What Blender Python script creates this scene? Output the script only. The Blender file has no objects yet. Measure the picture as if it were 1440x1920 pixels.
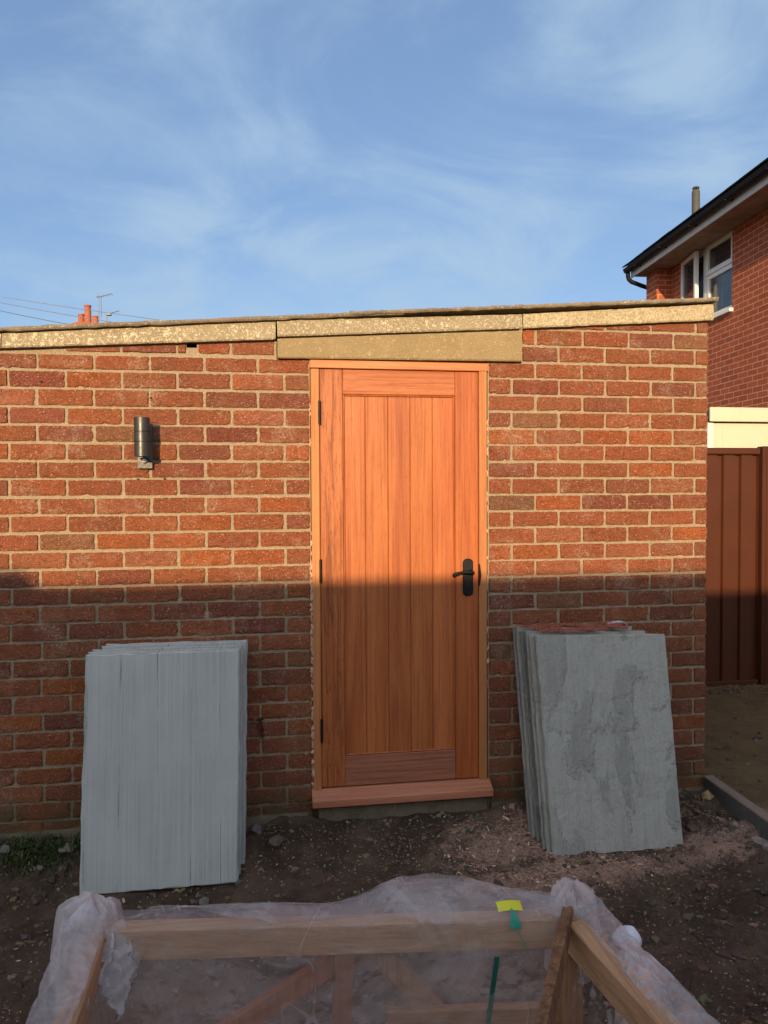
import bpy, math, random
from mathutils import Vector, Matrix, noise
R = random.Random(7)
C = bpy.context.scene.collection
# ------------------------------------------------------------------ camera
YAW, PIT, ROL, DIST, F = 0.15777787, -0.02824133, -0.00473384, 3.35861686, 1442.0
fw = Vector((math.sin(YAW)*math.cos(PIT), math.cos(YAW)*math.cos(PIT), math.sin(PIT)))
rt0 = Vector((math.cos(YAW), -math.sin(YAW), 0)); up0 = rt0.cross(fw)
rt = math.cos(ROL)*rt0 + math.sin(ROL)*up0
up = -math.sin(ROL)*rt0 + math.cos(ROL)*up0
EYE = Vector((0, -DIST, 1.5))
cam = bpy.data.cameras.new('camera'); co = bpy.data.objects.new('camera', cam); C.objects.link(co)
m = Matrix(((rt.x, up.x, -fw.x, EYE.x), (rt.y, up.y, -fw.y, EYE.y), (rt.z, up.z, -fw.z, EYE.z), (0, 0, 0, 1)))
co.matrix_world = m
cam.sensor_fit = 'VERTICAL'; cam.sensor_height = 24; cam.lens = 24*F/1920
cam.clip_start = 0.05; cam.clip_end = 3000
bpy.context.scene.camera = co
# ------------------------------------------------------------------ light
SUN_EL, SUN_AZ = math.radians(11.5), math.radians(15.0)      # azimuth: left of the wall's normal
to_sun = Vector((-math.sin(SUN_AZ)*math.cos(SUN_EL), -math.cos(SUN_AZ)*math.cos(SUN_EL), math.sin(SUN_EL)))
sl = bpy.data.lights.new('sun', 'SUN'); sl.energy = 4.3; sl.angle = math.radians(0.6); sl.color = (1.0, 0.72, 0.40)
so = bpy.data.objects.new('sun', sl); C.objects.link(so); so.rotation_euler = to_sun.to_track_quat('Z', 'Y').to_euler()
so.location = (0, -8, 6)
sc = bpy.context.scene
sc.view_settings.view_transform = 'Standard'; sc.view_settings.look = 'None'
sc.view_settings.exposure = 0.45; sc.view_settings.gamma = 1
SKY_STRENGTH = 0.15
w = bpy.data.worlds.new('World'); sc.world = w; w.use_nodes = True
def world():
    nt = w.node_tree; N = nt.nodes; L = nt.links; N.clear()
    out = N.new('ShaderNodeOutputWorld'); bg = N.new('ShaderNodeBackground'); bg.inputs[1].default_value = SKY_STRENGTH
    sky = N.new('ShaderNodeTexSky'); sky.sky_type = 'NISHITA'; sky.sun_disc = False
    sky.sun_elevation = SUN_EL; sky.sun_rotation = math.pi + SUN_AZ; sky.air_density = 1.0; sky.dust_density = 0.5; sky.ozone_density = 2.4
    tc = N.new('ShaderNodeTexCoord')
    # project directions on a cloud layer overhead so that the wisps flatten towards the horizon
    sep = N.new('ShaderNodeSeparateXYZ'); L.new(tc.outputs['Generated'], sep.inputs[0])
    mz = N.new('ShaderNodeMath'); mz.operation = 'MAXIMUM'; mz.inputs[1].default_value = 0.0; L.new(sep.outputs[2], mz.inputs[0])
    az = N.new('ShaderNodeMath'); az.operation = 'ADD'; az.inputs[1].default_value = 0.45; L.new(mz.outputs[0], az.inputs[0])
    dv = N.new('ShaderNodeVectorMath'); dv.operation = 'DIVIDE'; L.new(tc.outputs['Generated'], dv.inputs[0])
    cb = N.new('ShaderNodeCombineXYZ'); [L.new(az.outputs[0], cb.inputs[i]) for i in range(3)]; L.new(cb.outputs[0], dv.inputs[1])
    def nz(scale, det, rough, dist, mp):
        mpn = N.new('ShaderNodeMapping'); mpn.inputs['Scale'].default_value = mp[0]; mpn.inputs['Rotation'].default_value = mp[1]; mpn.inputs['Location'].default_value = mp[2]
        L.new(dv.outputs[0], mpn.inputs[0])
        n = N.new('ShaderNodeTexNoise'); n.inputs['Scale'].default_value = scale; n.inputs['Detail'].default_value = det
        n.inputs['Roughness'].default_value = rough; n.inputs['Distortion'].default_value = dist; L.new(mpn.outputs[0], n.inputs[0]); return n
    a = nz(1.5, 6, .52, .5, ((1, .8, 0.2), (0, 0, .6), (5.5, 9.7, 0)))
    b = nz(3.2, 9, .6, 1.0, ((.8, 1.2, 0.3), (0, 0, -.75), (6.6, .3, 0)))
    mx = N.new('ShaderNodeMath'); mx.operation = 'MULTIPLY'; L.new(a.outputs[0], mx.inputs[0]); L.new(b.outputs[0], mx.inputs[1])
    mr = N.new('ShaderNodeMapRange'); mr.interpolation_type = 'SMOOTHSTEP'; mr.inputs[1].default_value = .16; mr.inputs[2].default_value = .37
    mr.inputs[3].default_value = 0.06; mr.inputs[4].default_value = 0.80; L.new(mx.outputs[0], mr.inputs[0])
    mix = N.new('ShaderNodeMix'); mix.data_type = 'RGBA'; L.new(mr.outputs[0], mix.inputs[0]); tn = N.new('ShaderNodeMix'); tn.data_type = 'RGBA'; tn.blend_type = 'MULTIPLY'; tn.inputs[0].default_value = 1.0; tn.inputs[7].default_value = (.93, .89, .92, 1); L.new(sky.outputs[0], tn.inputs[6]); vl = N.new('ShaderNodeMix'); vl.data_type = 'RGBA'; vl.inputs[0].default_value = .45; vl.inputs[7].default_value = (1.0, 1.62, 2.9, 1); L.new(tn.outputs[2], vl.inputs[6]); L.new(vl.outputs[2], mix.inputs[6])
    mix.inputs[7].default_value = (2.1, 2.9, 3.8, 1)
    # warm glow added round the low sun, behind the viewer, to lift shaded fronts
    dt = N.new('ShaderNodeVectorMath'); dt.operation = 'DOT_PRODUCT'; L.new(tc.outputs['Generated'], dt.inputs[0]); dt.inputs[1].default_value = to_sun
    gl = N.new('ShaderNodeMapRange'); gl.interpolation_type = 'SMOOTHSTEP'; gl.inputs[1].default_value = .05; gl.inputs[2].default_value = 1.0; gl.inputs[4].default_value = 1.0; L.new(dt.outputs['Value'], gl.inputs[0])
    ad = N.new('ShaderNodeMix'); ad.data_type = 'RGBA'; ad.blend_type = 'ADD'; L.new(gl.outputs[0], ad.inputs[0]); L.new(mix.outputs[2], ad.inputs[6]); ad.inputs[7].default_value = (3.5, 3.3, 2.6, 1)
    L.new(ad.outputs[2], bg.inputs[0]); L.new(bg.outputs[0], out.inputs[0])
world()

# ------------------------------------------------------------------ helpers
def ray(px, py): return fw + rt*((px-720)/F) - up*((py-960)/F)
def W(px, py, y=0.0):
    d = ray(px, py); return EYE + d*((y-EYE.y)/d.y)
def G(px, py, z=0.0):
    d = ray(px, py); return EYE + d*((z-EYE.z)/d.z)
def D(px, py, t): return EYE + ray(px, py)*t
def sm(a, b, x):
    t = min(1, max(0, (x-a)/(b-a))); return t*t*(3-2*t)
def nz(x, y, z=0.0, s=1.0): return noise.noise(Vector((x*s, y*s, z*s)))
def fr(x, y, z=0.0, s=1.0, o=4): return noise.fractal(Vector((x*s, y*s, z*s)), 0.9, 2.1, o)

class MB:
    def __init__(s): s.v = []; s.f = []; s.mi = []; s.col = []; s.cur = (1, 1, 1); s.m = 0
    def V(s, p): s.v.append(tuple(p)); s.col.append(s.cur); return len(s.v)-1
    def Fc(s, *i): s.f.append(tuple(i)); s.mi.append(s.m)
    def box(s, a, b, bev=0.0, M=None):
        """axis box a..b with chamfered edges"""
        a = Vector(a); b = Vector(b); bev = min(bev, *(0.45*(b[i]-a[i]) for i in range(3)))
        T = (lambda p: M @ Vector(p)) if M is not None else (lambda p: p)
        if bev <= 0:
            i = [s.V(T((x, y, z))) for x in (a.x, b.x) for y in (a.y, b.y) for z in (a.z, b.z)]
            for q in ((0, 1, 3, 2), (4, 6, 7, 5), (0, 4, 5, 1), (2, 3, 7, 6), (0, 2, 6, 4), (1, 5, 7, 3)): s.Fc(*[i[k] for k in q])
            return
        idx = {}
        for sx in (0, 1):
            for sy in (0, 1):
                for sz in (0, 1):
                    c = Vector((b.x if sx else a.x, b.y if sy else a.y, b.z if sz else a.z))
                    dn = Vector((-bev if sx else bev, -bev if sy else bev, -bev if sz else bev))
                    for ax in range(3):
                        p = c + dn; p[ax] = c[ax]; idx[(sx, sy, sz, ax)] = s.V(T(p))
        I = idx
        for ax in range(3):
            o = [k for k in range(3) if k != ax]
            for side in (0, 1):
                q = []
                for (u, v) in ((0, 0), (1, 0), (1, 1), (0, 1)):
                    k = [0, 0, 0]; k[ax] = side; k[o[0]] = u; k[o[1]] = v; q.append(I[(k[0], k[1], k[2], ax)])
                s.Fc(*q)
            for u in (0, 1):
                for v in (0, 1):
                    k0 = [0, 0, 0]; k0[o[0]] = u; k0[o[1]] = v; k1 = list(k0); k1[ax] = 1
                    s.Fc(I[(*k0, o[0])], I[(*k1, o[0])], I[(*k1, o[1])], I[(*k0, o[1])])
        for sx in (0, 1):
            for sy in (0, 1):
                for sz in (0, 1): s.Fc(I[(sx, sy, sz, 0)], I[(sx, sy, sz, 1)], I[(sx, sy, sz, 2)])
    def beam(s, p, q, w_, h, bev=.003, upv=(0, 0, 1), seg=1, wob=0.0):
        """square timber from p to q: w_ across, h along upv-ish"""
        p = Vector(p); q = Vector(q); d = q-p; L_ = d.length; d.normalize()
        side = d.cross(Vector(upv)).normalized(); u = side.cross(d)
        M = Matrix(((d.x, side.x, u.x, p.x), (d.y, side.y, u.y, p.y), (d.z, side.z, u.z, p.z), (0, 0, 0, 1)))
        s.box((0, -w_/2, -h/2), (L_, w_/2, h/2), bev, M)
    def tube(s, pts, rad, n=12, cap=True, sx=1.0):
        pts = [Vector(p) for p in pts]; rings = []
        rad = rad if isinstance(rad, (list, tuple)) else [rad]*len(pts)
        ref = None
        for i, p in enumerate(pts):
            d = (pts[min(i+1, len(pts)-1)]-pts[max(i-1, 0)])
            d = d.normalized() if d.length > 0 else Vector((0, 0, 1))
            if ref is None: ref = Vector((1, 0, 0)) if abs(d.x) < .8 else Vector((0, 0, 1))
            a = (ref - d*ref.dot(d)).normalized(); b = d.cross(a); ref = a
            rings.append([s.V(p + (a*math.cos(t*2*math.pi/n)*sx + b*math.sin(t*2*math.pi/n))*rad[i]) for t in range(n)])
        for r0, r1 in zip(rings, rings[1:]):
            for t in range(n): s.Fc(r0[t], r0[(t+1) % n], r1[(t+1) % n], r1[t])
        if cap: s.Fc(*rings[0][::-1]); s.Fc(*rings[-1])
    def grid(s, fn, nu, nv):
        I = [[s.V(fn(i/nu, j/nv)) for j in range(nv+1)] for i in range(nu+1)]
        for i in range(nu):
            for j in range(nv): s.Fc(I[i][j], I[i+1][j], I[i+1][j+1], I[i][j+1])
    def poly(s, pts, depth):
        """outline (list of 3D points) extruded by vector depth"""
        depth = Vector(depth); a = [s.V(p) for p in pts]; b = [s.V(Vector(p)+depth) for p in pts]
        s.Fc(*a); s.Fc(*b[::-1]); n = len(pts)
        for i in range(n): s.Fc(a[i], b[i], b[(i+1) % n], a[(i+1) % n])
    def build(s, name, mats, parent=None, smooth=False):
        me = bpy.data.meshes.new(name); me.from_pydata(s.v, [], s.f)
        mats = mats if isinstance(mats, (list, tuple)) else [mats]
        for k in mats: me.materials.append(k)
        if len(mats) > 1: me.polygons.foreach_set('material_index', s.mi)
        at = me.color_attributes.new('tint', 'FLOAT_COLOR', 'POINT')
        at.data.foreach_set('color', [c for k in s.col for c in (*k, 1.0)])
        if smooth: me.polygons.foreach_set('use_smooth', [True]*len(me.polygons))
        me.update()
        if smooth: me.set_sharp_from_angle(angle=math.radians(48))
        import bmesh
        bm = bmesh.new(); bm.from_mesh(me); bmesh.ops.recalc_face_normals(bm, faces=bm.faces); bm.to_mesh(me); bm.free()
        o = bpy.data.objects.new(name, me); C.objects.link(o)
        if parent is not None:
            o.parent = parent
            par = Matrix.Translation(parent.location) @ parent.rotation_euler.to_matrix().to_4x4() if parent.type == 'EMPTY' else None
            if par is not None and not parent.get('_local'): o.matrix_parent_inverse = par.inverted()
        return o
def tag(o, label=None, cat=None, group=None, kind=None):
    if label: o['label'] = label
    if cat: o['category'] = cat
    if group: o['group'] = group
    if kind: o['kind'] = kind
    return o
def thing(name, label, cat, loc, group=None, rotz=0, local=False):
    o = bpy.data.objects.new(name, None); C.objects.link(o); o.location = loc; o.rotation_euler = (0, 0, rotz); o.empty_display_size = .1
    if local: o['_local'] = 1
    return tag(o, label, cat, group)
def box(name, a, b, mat, parent, bev=.002):
    mb = MB(); mb.box(a, b, bev); return mb.build(name, mat, parent)

# ------------------------------------------------------------------ materials
class Mat:
    def __init__(s, name, rough=.8, col=(.5, .5, .5), spec=.4, metal=0.0):
        s.m = bpy.data.materials.new(name); s.m.use_nodes = True; s.nt = s.m.node_tree; s.N = s.nt.nodes; s.L = s.nt.links
        s.b = s.N['Principled BSDF']; s.b.inputs['Roughness'].default_value = rough; s.b.inputs['Base Color'].default_value = (*col, 1)
        s.b.inputs['Specular IOR Level'].default_value = spec; s.b.inputs['Metallic'].default_value = metal
        s.tc = s.N.new('ShaderNodeTexCoord').outputs['Object']
    def noise(s, scale, detail=5, rough=.6, dist=0, mp=None, rot=None, off=None):
        n = s.N.new('ShaderNodeTexNoise'); n.inputs['Scale'].default_value = scale; n.inputs['Detail'].default_value = detail
        n.inputs['Roughness'].default_value = rough; n.inputs['Distortion'].default_value = dist
        s.L.new(s.map(mp, rot, off), n.inputs[0]); return n.outputs[0]
    def map(s, mp=None, rot=None, off=None):
        src = s.tc
        if off is not None:
            ad = s.N.new('ShaderNodeVectorMath'); ad.operation = 'ADD'; s.L.new(s.tc, ad.inputs[0]); s.L.new(off, ad.inputs[1]); src = ad.outputs[0]
        if mp or rot:
            k = s.N.new('ShaderNodeMapping'); s.L.new(src, k.inputs[0])
            if mp: k.inputs['Scale'].default_value = mp
            if rot: k.inputs['Rotation'].default_value = rot
            src = k.outputs[0]
        return src
    def voro(s, scale, mp=None, feature='F1'):
        n = s.N.new('ShaderNodeTexVoronoi'); n.inputs['Scale'].default_value = scale; n.feature = feature; s.L.new(s.map(mp), n.inputs['Vector']); return n
    def ramp(s, fac, lo, hi, a=0.0, b=1.0):
        r = s.N.new('ShaderNodeMapRange'); r.interpolation_type = 'SMOOTHSTEP'
        s.L.new(fac, r.inputs[0]); r.inputs[1].default_value = lo; r.inputs[2].default_value = hi; r.inputs[3].default_value = a; r.inputs[4].default_value = b
        return r.outputs[0]
    def c(s, x):
        return x
    def mix(s, fac, a, b, mode='MIX'):
        n = s.N.new('ShaderNodeMix'); n.data_type = 'RGBA'; n.blend_type = mode
        for val, k in ((fac, 0), (a, 6), (b, 7)):
            if isinstance(val, (int, float)): n.inputs[k].default_value = val
            elif isinstance(val, tuple): n.inputs[k].default_value = (*val, 1)
            else: s.L.new(val, n.inputs[k])
        return n.outputs[2]
    def math(s, op, a, b=0.0):
        n = s.N.new('ShaderNodeMath'); n.operation = op
        for k, val in ((0, a), (1, b)):
            if isinstance(val, (int, float)): n.inputs[k].default_value = val
            else: s.L.new(val, n.inputs[k])
        return n.outputs[0]
    def attr(s, name='tint'):
        n = s.N.new('ShaderNodeAttribute'); n.attribute_name = name; return n.outputs['Color']
    def sep(s):
        n = s.N.new('ShaderNodeSeparateXYZ'); s.L.new(s.tc, n.inputs[0]); return n.outputs
    def color(s, x): s.L.new(x, s.b.inputs['Base Color'])
    def rough(s, x): s.L.new(x, s.b.inputs['Roughness'])
    def bump(s, h, dist, strength=1.0):
        n = s.N.new('ShaderNodeBump'); n.inputs['Distance'].default_value = dist; n.inputs['Strength'].default_value = strength
        s.L.new(h, n.inputs['Height'])
        if s.b.inputs['Normal'].is_linked: s.L.new(s.b.inputs['Normal'].links[0].from_socket, n.inputs['Normal'])
        s.L.new(n.outputs[0], s.b.inputs['Normal'])

def m_brick():
    k = Mat('rustic brick', .92, spec=.2); t = k.attr()
    # each brick's texture is shifted by its tint so that no two bricks share a pattern
    sc_ = k.N.new('ShaderNodeVectorMath'); sc_.operation = 'SCALE'; sc_.inputs['Scale'].default_value = 37.0; k.L.new(t, sc_.inputs[0])
    off = sc_.outputs[0]
    wr = k.noise(1, 4, .66, 1.8, (60, 30, 165), None, off)        # drag wrinkles, long and low
    fine = k.noise(260, 4, .7, 0, None, None, off)
    blot = k.noise(14, 3, .6, .4, None, None, off)
    spk = k.noise(150, 2, .5, 0, None, None, off)
    c = k.mix(k.ramp(blot, .35, .75, 0, .55), t, k.mix(1.0, t, (.72, .78, .85), 'MULTIPLY'))
    c = k.mix(k.ramp(wr, .36, .50, .75, 0), c, (.10, .034, .02))
    c = k.mix(k.ramp(fine, .50, .72, 0, .45), c, (.60, .33, .20))
    gr = k.noise(420, 3, .7, 0, None, None, off); c = k.mix(k.ramp(gr, .30, .45, .55, 0), c, (.12, .045, .03))
    c = k.mix(k.ramp(spk, .62, .72, 0, .8), c, (.60, .46, .33))
    lim = k.noise(5, 6, .75)
    lf = k.math('MULTIPLY', k.ramp(lim, .50, .68, 0, 1), k.ramp(k.noise(120, 4, .8), .42, .60, 0, .65))
    c = k.mix(lf, c, (.58, .44, .32))
    stn = k.math('MULTIPLY', k.ramp(k.noise(1.6, 6, .7, .8, (1, 1, .6)), .52, .70, 0, .45), k.ramp(k.noise(30, 5, .75), .3, .6, .3, 1)); c = k.mix(stn, c, (.19, .095, .06))
    # soil splash and green algae on the lowest courses
    z = k.sep()[2]
    lowf = k.math('MULTIPLY', k.ramp(z, .10, .30, .8, 0), k.ramp(k.noise(7, 5, .7), .35, .6, .3, 1))
    c = k.mix(lowf, c, (.11, .095, .05))
    k.color(c); k.bump(wr, .011, 1.0); k.bump(fine, .004, .9); return k.m
def m_mortar():
    k = Mat('lime mortar', .95, spec=.15)
    c = k.mix(k.noise(9, 5, .7), (.46, .365, .25), (.34, .25, .165))
    c = k.mix(k.ramp(k.noise(190, 4, .75), .50, .66, 0, .8), c, (.62, .52, .38))
    c = k.mix(k.ramp(k.noise(240, 4, .75), .33, .46, .75, 0), c, (.13, .09, .06))
    z = k.sep()[2]
    c = k.mix(k.math('MULTIPLY', k.ramp(z, .08, .32, .85, 0), k.ramp(k.noise(6, 5, .7), .3, .6, .4, 1)), c, (.12, .11, .06))
    k.color(c); k.bump(k.noise(45, 6, .8), .009); k.bump(k.noise(300, 3, .7), .003); return k.m
def m_concrete(name, a, b, lich, amt, pebble=0.0):
    k = Mat(name, .93, spec=.2)
    c = k.mix(k.ramp(k.noise(8, 6, .7), .3, .7), a, b)
    c = k.mix(k.ramp(k.noise(170, 4, .7), .35, .5, .45, 0), c, tuple(x*.45 for x in a))
    l = k.math('MAXIMUM', k.math('MULTIPLY', k.ramp(k.noise(60, 6, .8, .2), .575-amt, .595-amt), k.ramp(k.noise(5, 4, .6), .40, .56, .15, 1)), k.math('MULTIPLY', k.ramp(k.noise(150, 3, .7), .60-amt, .63-amt), .8))
    c = k.mix(l, c, lich)
    if pebble: c = k.mix(k.ramp(k.noise(90, 3, .6), .48, .58, 0, pebble), c, (.62, .52, .34))
    k.color(c); k.bump(k.noise(60, 6, .8), .006); k.bump(k.noise(260, 3, .7), .003); return k.m
def m_wood(name, a, b, dark, axis='Z', rough=.5, grain=1.0, gs=1.0, flame=True):
    k = Mat(name, rough, spec=.35); t = k.attr()
    sc_ = k.N.new('ShaderNodeVectorMath'); sc_.operation = 'SCALE'; sc_.inputs['Scale'].default_value = 9.0; k.L.new(t, sc_.inputs[0]); off = sc_.outputs[0]
    st = {'Z': lambda p, q: (p, p, q), 'X': lambda p, q: (q, p, p), 'Y': lambda p, q: (p, q, p)}[axis]
    broad = k.noise(1, 4, .55, .8, st(16, 1.1), None, off)
    lines = k.noise(1, 5, .65, .4, st(95*gs, 1.8), None, off)
    pores = k.noise(1, 3, .7, .6, st(520*gs, 22), None, off)
    c = k.mix(k.ramp(broad, .28, .72), a, b)
    c = k.mix(k.ramp(lines, .42, .68, 0, .55*grain), c, dark)
    c = k.mix(k.ramp(pores, .52, .70, 0, .7*grain), c, dark)
    c = k.mix(1.0, c, t, 'MULTIPLY')
    k.color(c); k.bump(pores, .0006, .6); k.bump(lines, .0008, .4); k.rough(k.ramp(lines, .3, .7, rough-.08, rough+.15)); return k.m
def m_plain(name, col, rough=.5, spec=.4, metal=0.0, var=.15, scale=20, bump=.0006):
    k = Mat(name, rough, col, spec, metal)
    k.color(k.mix(k.ramp(k.noise(scale, 5, .65), .3, .75, 0, 1), col, tuple(x*(1-var) for x in col)))
    k.bump(k.noise(scale*8, 3, .6), bump); k.rough(k.ramp(k.noise(scale*2, 4), .3, .7, max(.05, rough-.07), min(1, rough+.1))); return k.m
def m_housebrick(base, dark, mort, w_=.225, h=.075, swap=False):
    k = Mat('house brick', .9, spec=.2)
    cx = k.N.new('ShaderNodeCombineXYZ'); s3 = k.sep()
    g = k.N.new('ShaderNodeNewGeometry')
    # walls facing object-Y use X across, walls facing object-X use Y across
    ab = k.N.new('ShaderNodeVectorTransform'); ab.vector_type = 'NORMAL'; ab.convert_from = 'WORLD'; ab.convert_to = 'OBJECT'
    k.L.new(g.outputs['True Normal'], ab.inputs[0]); sn = k.N.new('ShaderNodeSeparateXYZ'); k.L.new(ab.outputs[0], sn.inputs[0])
    f = k.math('GREATER_THAN', k.math('ABSOLUTE', sn.outputs[0]), .7)
    across = k.math('ADD', k.math('MULTIPLY', s3[0], k.math('SUBTRACT', 1.0, f)), k.math('MULTIPLY', s3[1], f))
    k.L.new(across, cx.inputs[0]); k.L.new(s3[2], cx.inputs[1])
    br = k.N.new('ShaderNodeTexBrick'); k.L.new(cx.outputs[0], br.inputs[0])
    br.inputs['Scale'].default_value = 1; br.inputs['Brick Width'].default_value = w_; br.inputs['Row Height'].default_value = h
    br.inputs['Mortar Size'].default_value = .0055; br.inputs['Mortar Smooth'].default_value = .15; br.inputs['Bias'].default_value = -.2
    br.inputs['Color1'].default_value = (*base, 1); br.inputs['Color2'].default_value = (*dark, 1); br.inputs['Mortar'].default_value = (*mort, 1)
    c = k.mix(k.ramp(k.noise(3, 5, .7), .3, .7, 0, .35), br.outputs[0], (base[0]*.7, base[1]*.75, base[2]*.8))
    c = k.mix(k.ramp(k.noise(60, 4, .7), .5, .8, 0, .5), c, (base[0]*.55, base[1]*.5, base[2]*.5))
    k.color(c)
    inv = k.math('SUBTRACT', 1.0, br.outputs['Fac']); k.bump(inv, .006, .8); k.bump(k.noise(50, 5, .7), .004); return k.m
def m_soil():
    k = Mat('soil', .97, spec=.12); s3 = k.sep()
    soil = k.mix(k.ramp(k.noise(5, 6, .7), .3, .7), (.23, .155, .110), (.115, .075, .053))
    soil = k.mix(k.ramp(k.noise(70, 5, .8), .5, .72, 0, .6), soil, (.29, .21, .15))
    soil = k.mix(k.ramp(k.noise(2.2, 6, .75), .48, .60, 0, .7), soil, (.080, .053, .038))
    sand = k.mix(k.ramp(k.noise(6, 6, .7), .3, .7), (.30, .205, .11), (.20, .138, .075))
    sand = k.mix(k.ramp(k.noise(120, 4, .8), .5, .75, 0, .5), sand, (.34, .25, .15))
    # builder's sand begins at the edging stone and behind the garage
    ed = k.math('SUBTRACT', s3[0], k.math('ADD', 2.07, k.math('MULTIPLY', s3[1], .05)))
    far = k.ramp(s3[1], .0, .02)
    c = k.mix(k.math('MAXIMUM', k.ramp(ed, .0, .03), far), soil, sand)
    # pink masonry dust
    def patch(cx, cy, rx, ry, amt, fine):
        a = k.math('DIVIDE', k.math('SUBTRACT', s3[0], cx), rx); b = k.math('DIVIDE', k.math('SUBTRACT', s3[1], cy), ry)
        d = k.math('SQRT', k.math('ADD', k.math('MULTIPLY', a, a), k.math('MULTIPLY', b, b)))
        d = k.math('ADD', d, k.ramp(k.noise(9, 6, .75, .5), .2, .8, -.75, .75))
        return k.math('MULTIPLY', k.ramp(d, .35, 1.05, 1, 0), k.ramp(k.noise(fine, 5, .8), .38, .58, .15, amt))
    for p in ((1.05, -.27, .32, .19, 1.0, 60), (1.12, -.52, .50, .15, .95, 60), (1.90, -.43, .26, .14, 1.0, 200), (1.55, -.52, .5, .09, .8, 120), (1.72, -.16, .3, .10, .5, 80)):
        c = k.mix(patch(*p), c, (.66, .40, .31))
    k.color(c); k.bump(k.noise(11, 8, .75), .06, .8); k.bump(k.noise(34, 8, .8), .03, .9); k.bump(k.noise(160, 5, .8), .01, .9); return k.m
def m_stone(name, base, dark, mode):
    k = Mat(name, .85, spec=.25); t = k.attr()
    sc_ = k.N.new('ShaderNodeVectorMath'); sc_.operation = 'SCALE'; sc_.inputs['Scale'].default_value = 5.0; k.L.new(t, sc_.inputs[0]); off = sc_.outputs[0]
    if mode == 'sawn':
        a = k.noise(1, 3, .7, 0, (210, .4, .9), None, off); b = k.noise(1, 3, .6, .1, (34, .5, .6), None, off); msk = k.ramp(k.noise(1, 3, .6, 0, (5, .3, 3)), .35, .65, .35, 1)
        c = k.mix(k.math('MULTIPLY', k.ramp(a, .36, .60), msk), base, dark); c = k.mix(k.ramp(b, .5, .72, 0, .35), c, tuple(x*.82 for x in base))
        x_ = k.sep()[0]
        t_ = k.math('FRACT', k.math('ADD', k.math('MULTIPLY', x_, 7.3), k.math('MULTIPLY', k.noise(1, 3, .5, 0, (6, .2, .25)), 1.3)))
        ln = k.math('MULTIPLY', k.ramp(k.math('ABSOLUTE', k.math('SUBTRACT', t_, .5)), .004, .022, 1, 0), k.ramp(k.noise(1, 4, .6, 0, (7, .3, 4)), .42, .62, 0, .75))
        c = k.mix(ln, c, (.15, .16, .16))
        fl = k.noise(1, 4, .7, .3, (42, 3, 8), None, off)
        c = k.mix(k.ramp(fl, .735, .75, 0, .8), c, (.13, .14, .145))
        st = k.noise(2.2, 5, .65); c = k.mix(k.ramp(st, .4, .7, 0, .4), c, (.40, .41, .39))
        sp = k.noise(160, 3, .7); c = k.mix(k.ramp(sp, .55, .75, 0, .3), c, (.6, .61, .6))
        k.bump(a, .0009, .7); k.bump(k.math('SUBTRACT', 1.0, ln), .002, .8)
    else:
        a = k.noise(2.6, 8, .60, .35, (1.3, .3, .75)); b = k.noise(1, 5, .7, 1.2, (20, 2, 3)); s_ = k.noise(1, 5, .75, .5, (70, 3, 6))
        c = k.mix(k.ramp(a, .50, .55, 0, .9), base, dark)
        c = k.mix(k.ramp(s_, .45, .7, 0, .5), c, tuple(x*.7 for x in base)); c = k.mix(k.ramp(b, .45, .7, 0, .4), c, tuple(x*1.2 for x in base))
        c = k.mix(k.ramp(k.noise(200, 3, .6), .66, .74, 0, .6), c, (.45, .45, .42))
        k.bump(k.ramp(a, .49, .54), .006, 1.0); k.bump(b, .008, .9); k.bump(k.noise(9, 6, .7, .3, (1, .3, 1)), .02, .8)
    c = k.mix(1.0, c, t, 'MULTIPLY')
    if mode != 'sawn': c = k.mix(k.ramp(k.noise(4, 6, .7, .2, (1, .3, .35)), .5, .68, 0, .5), c, (.43, .42, .37))
    k.color(c); k.bump(k.noise(120, 5, .75), .002); return k.m
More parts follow.
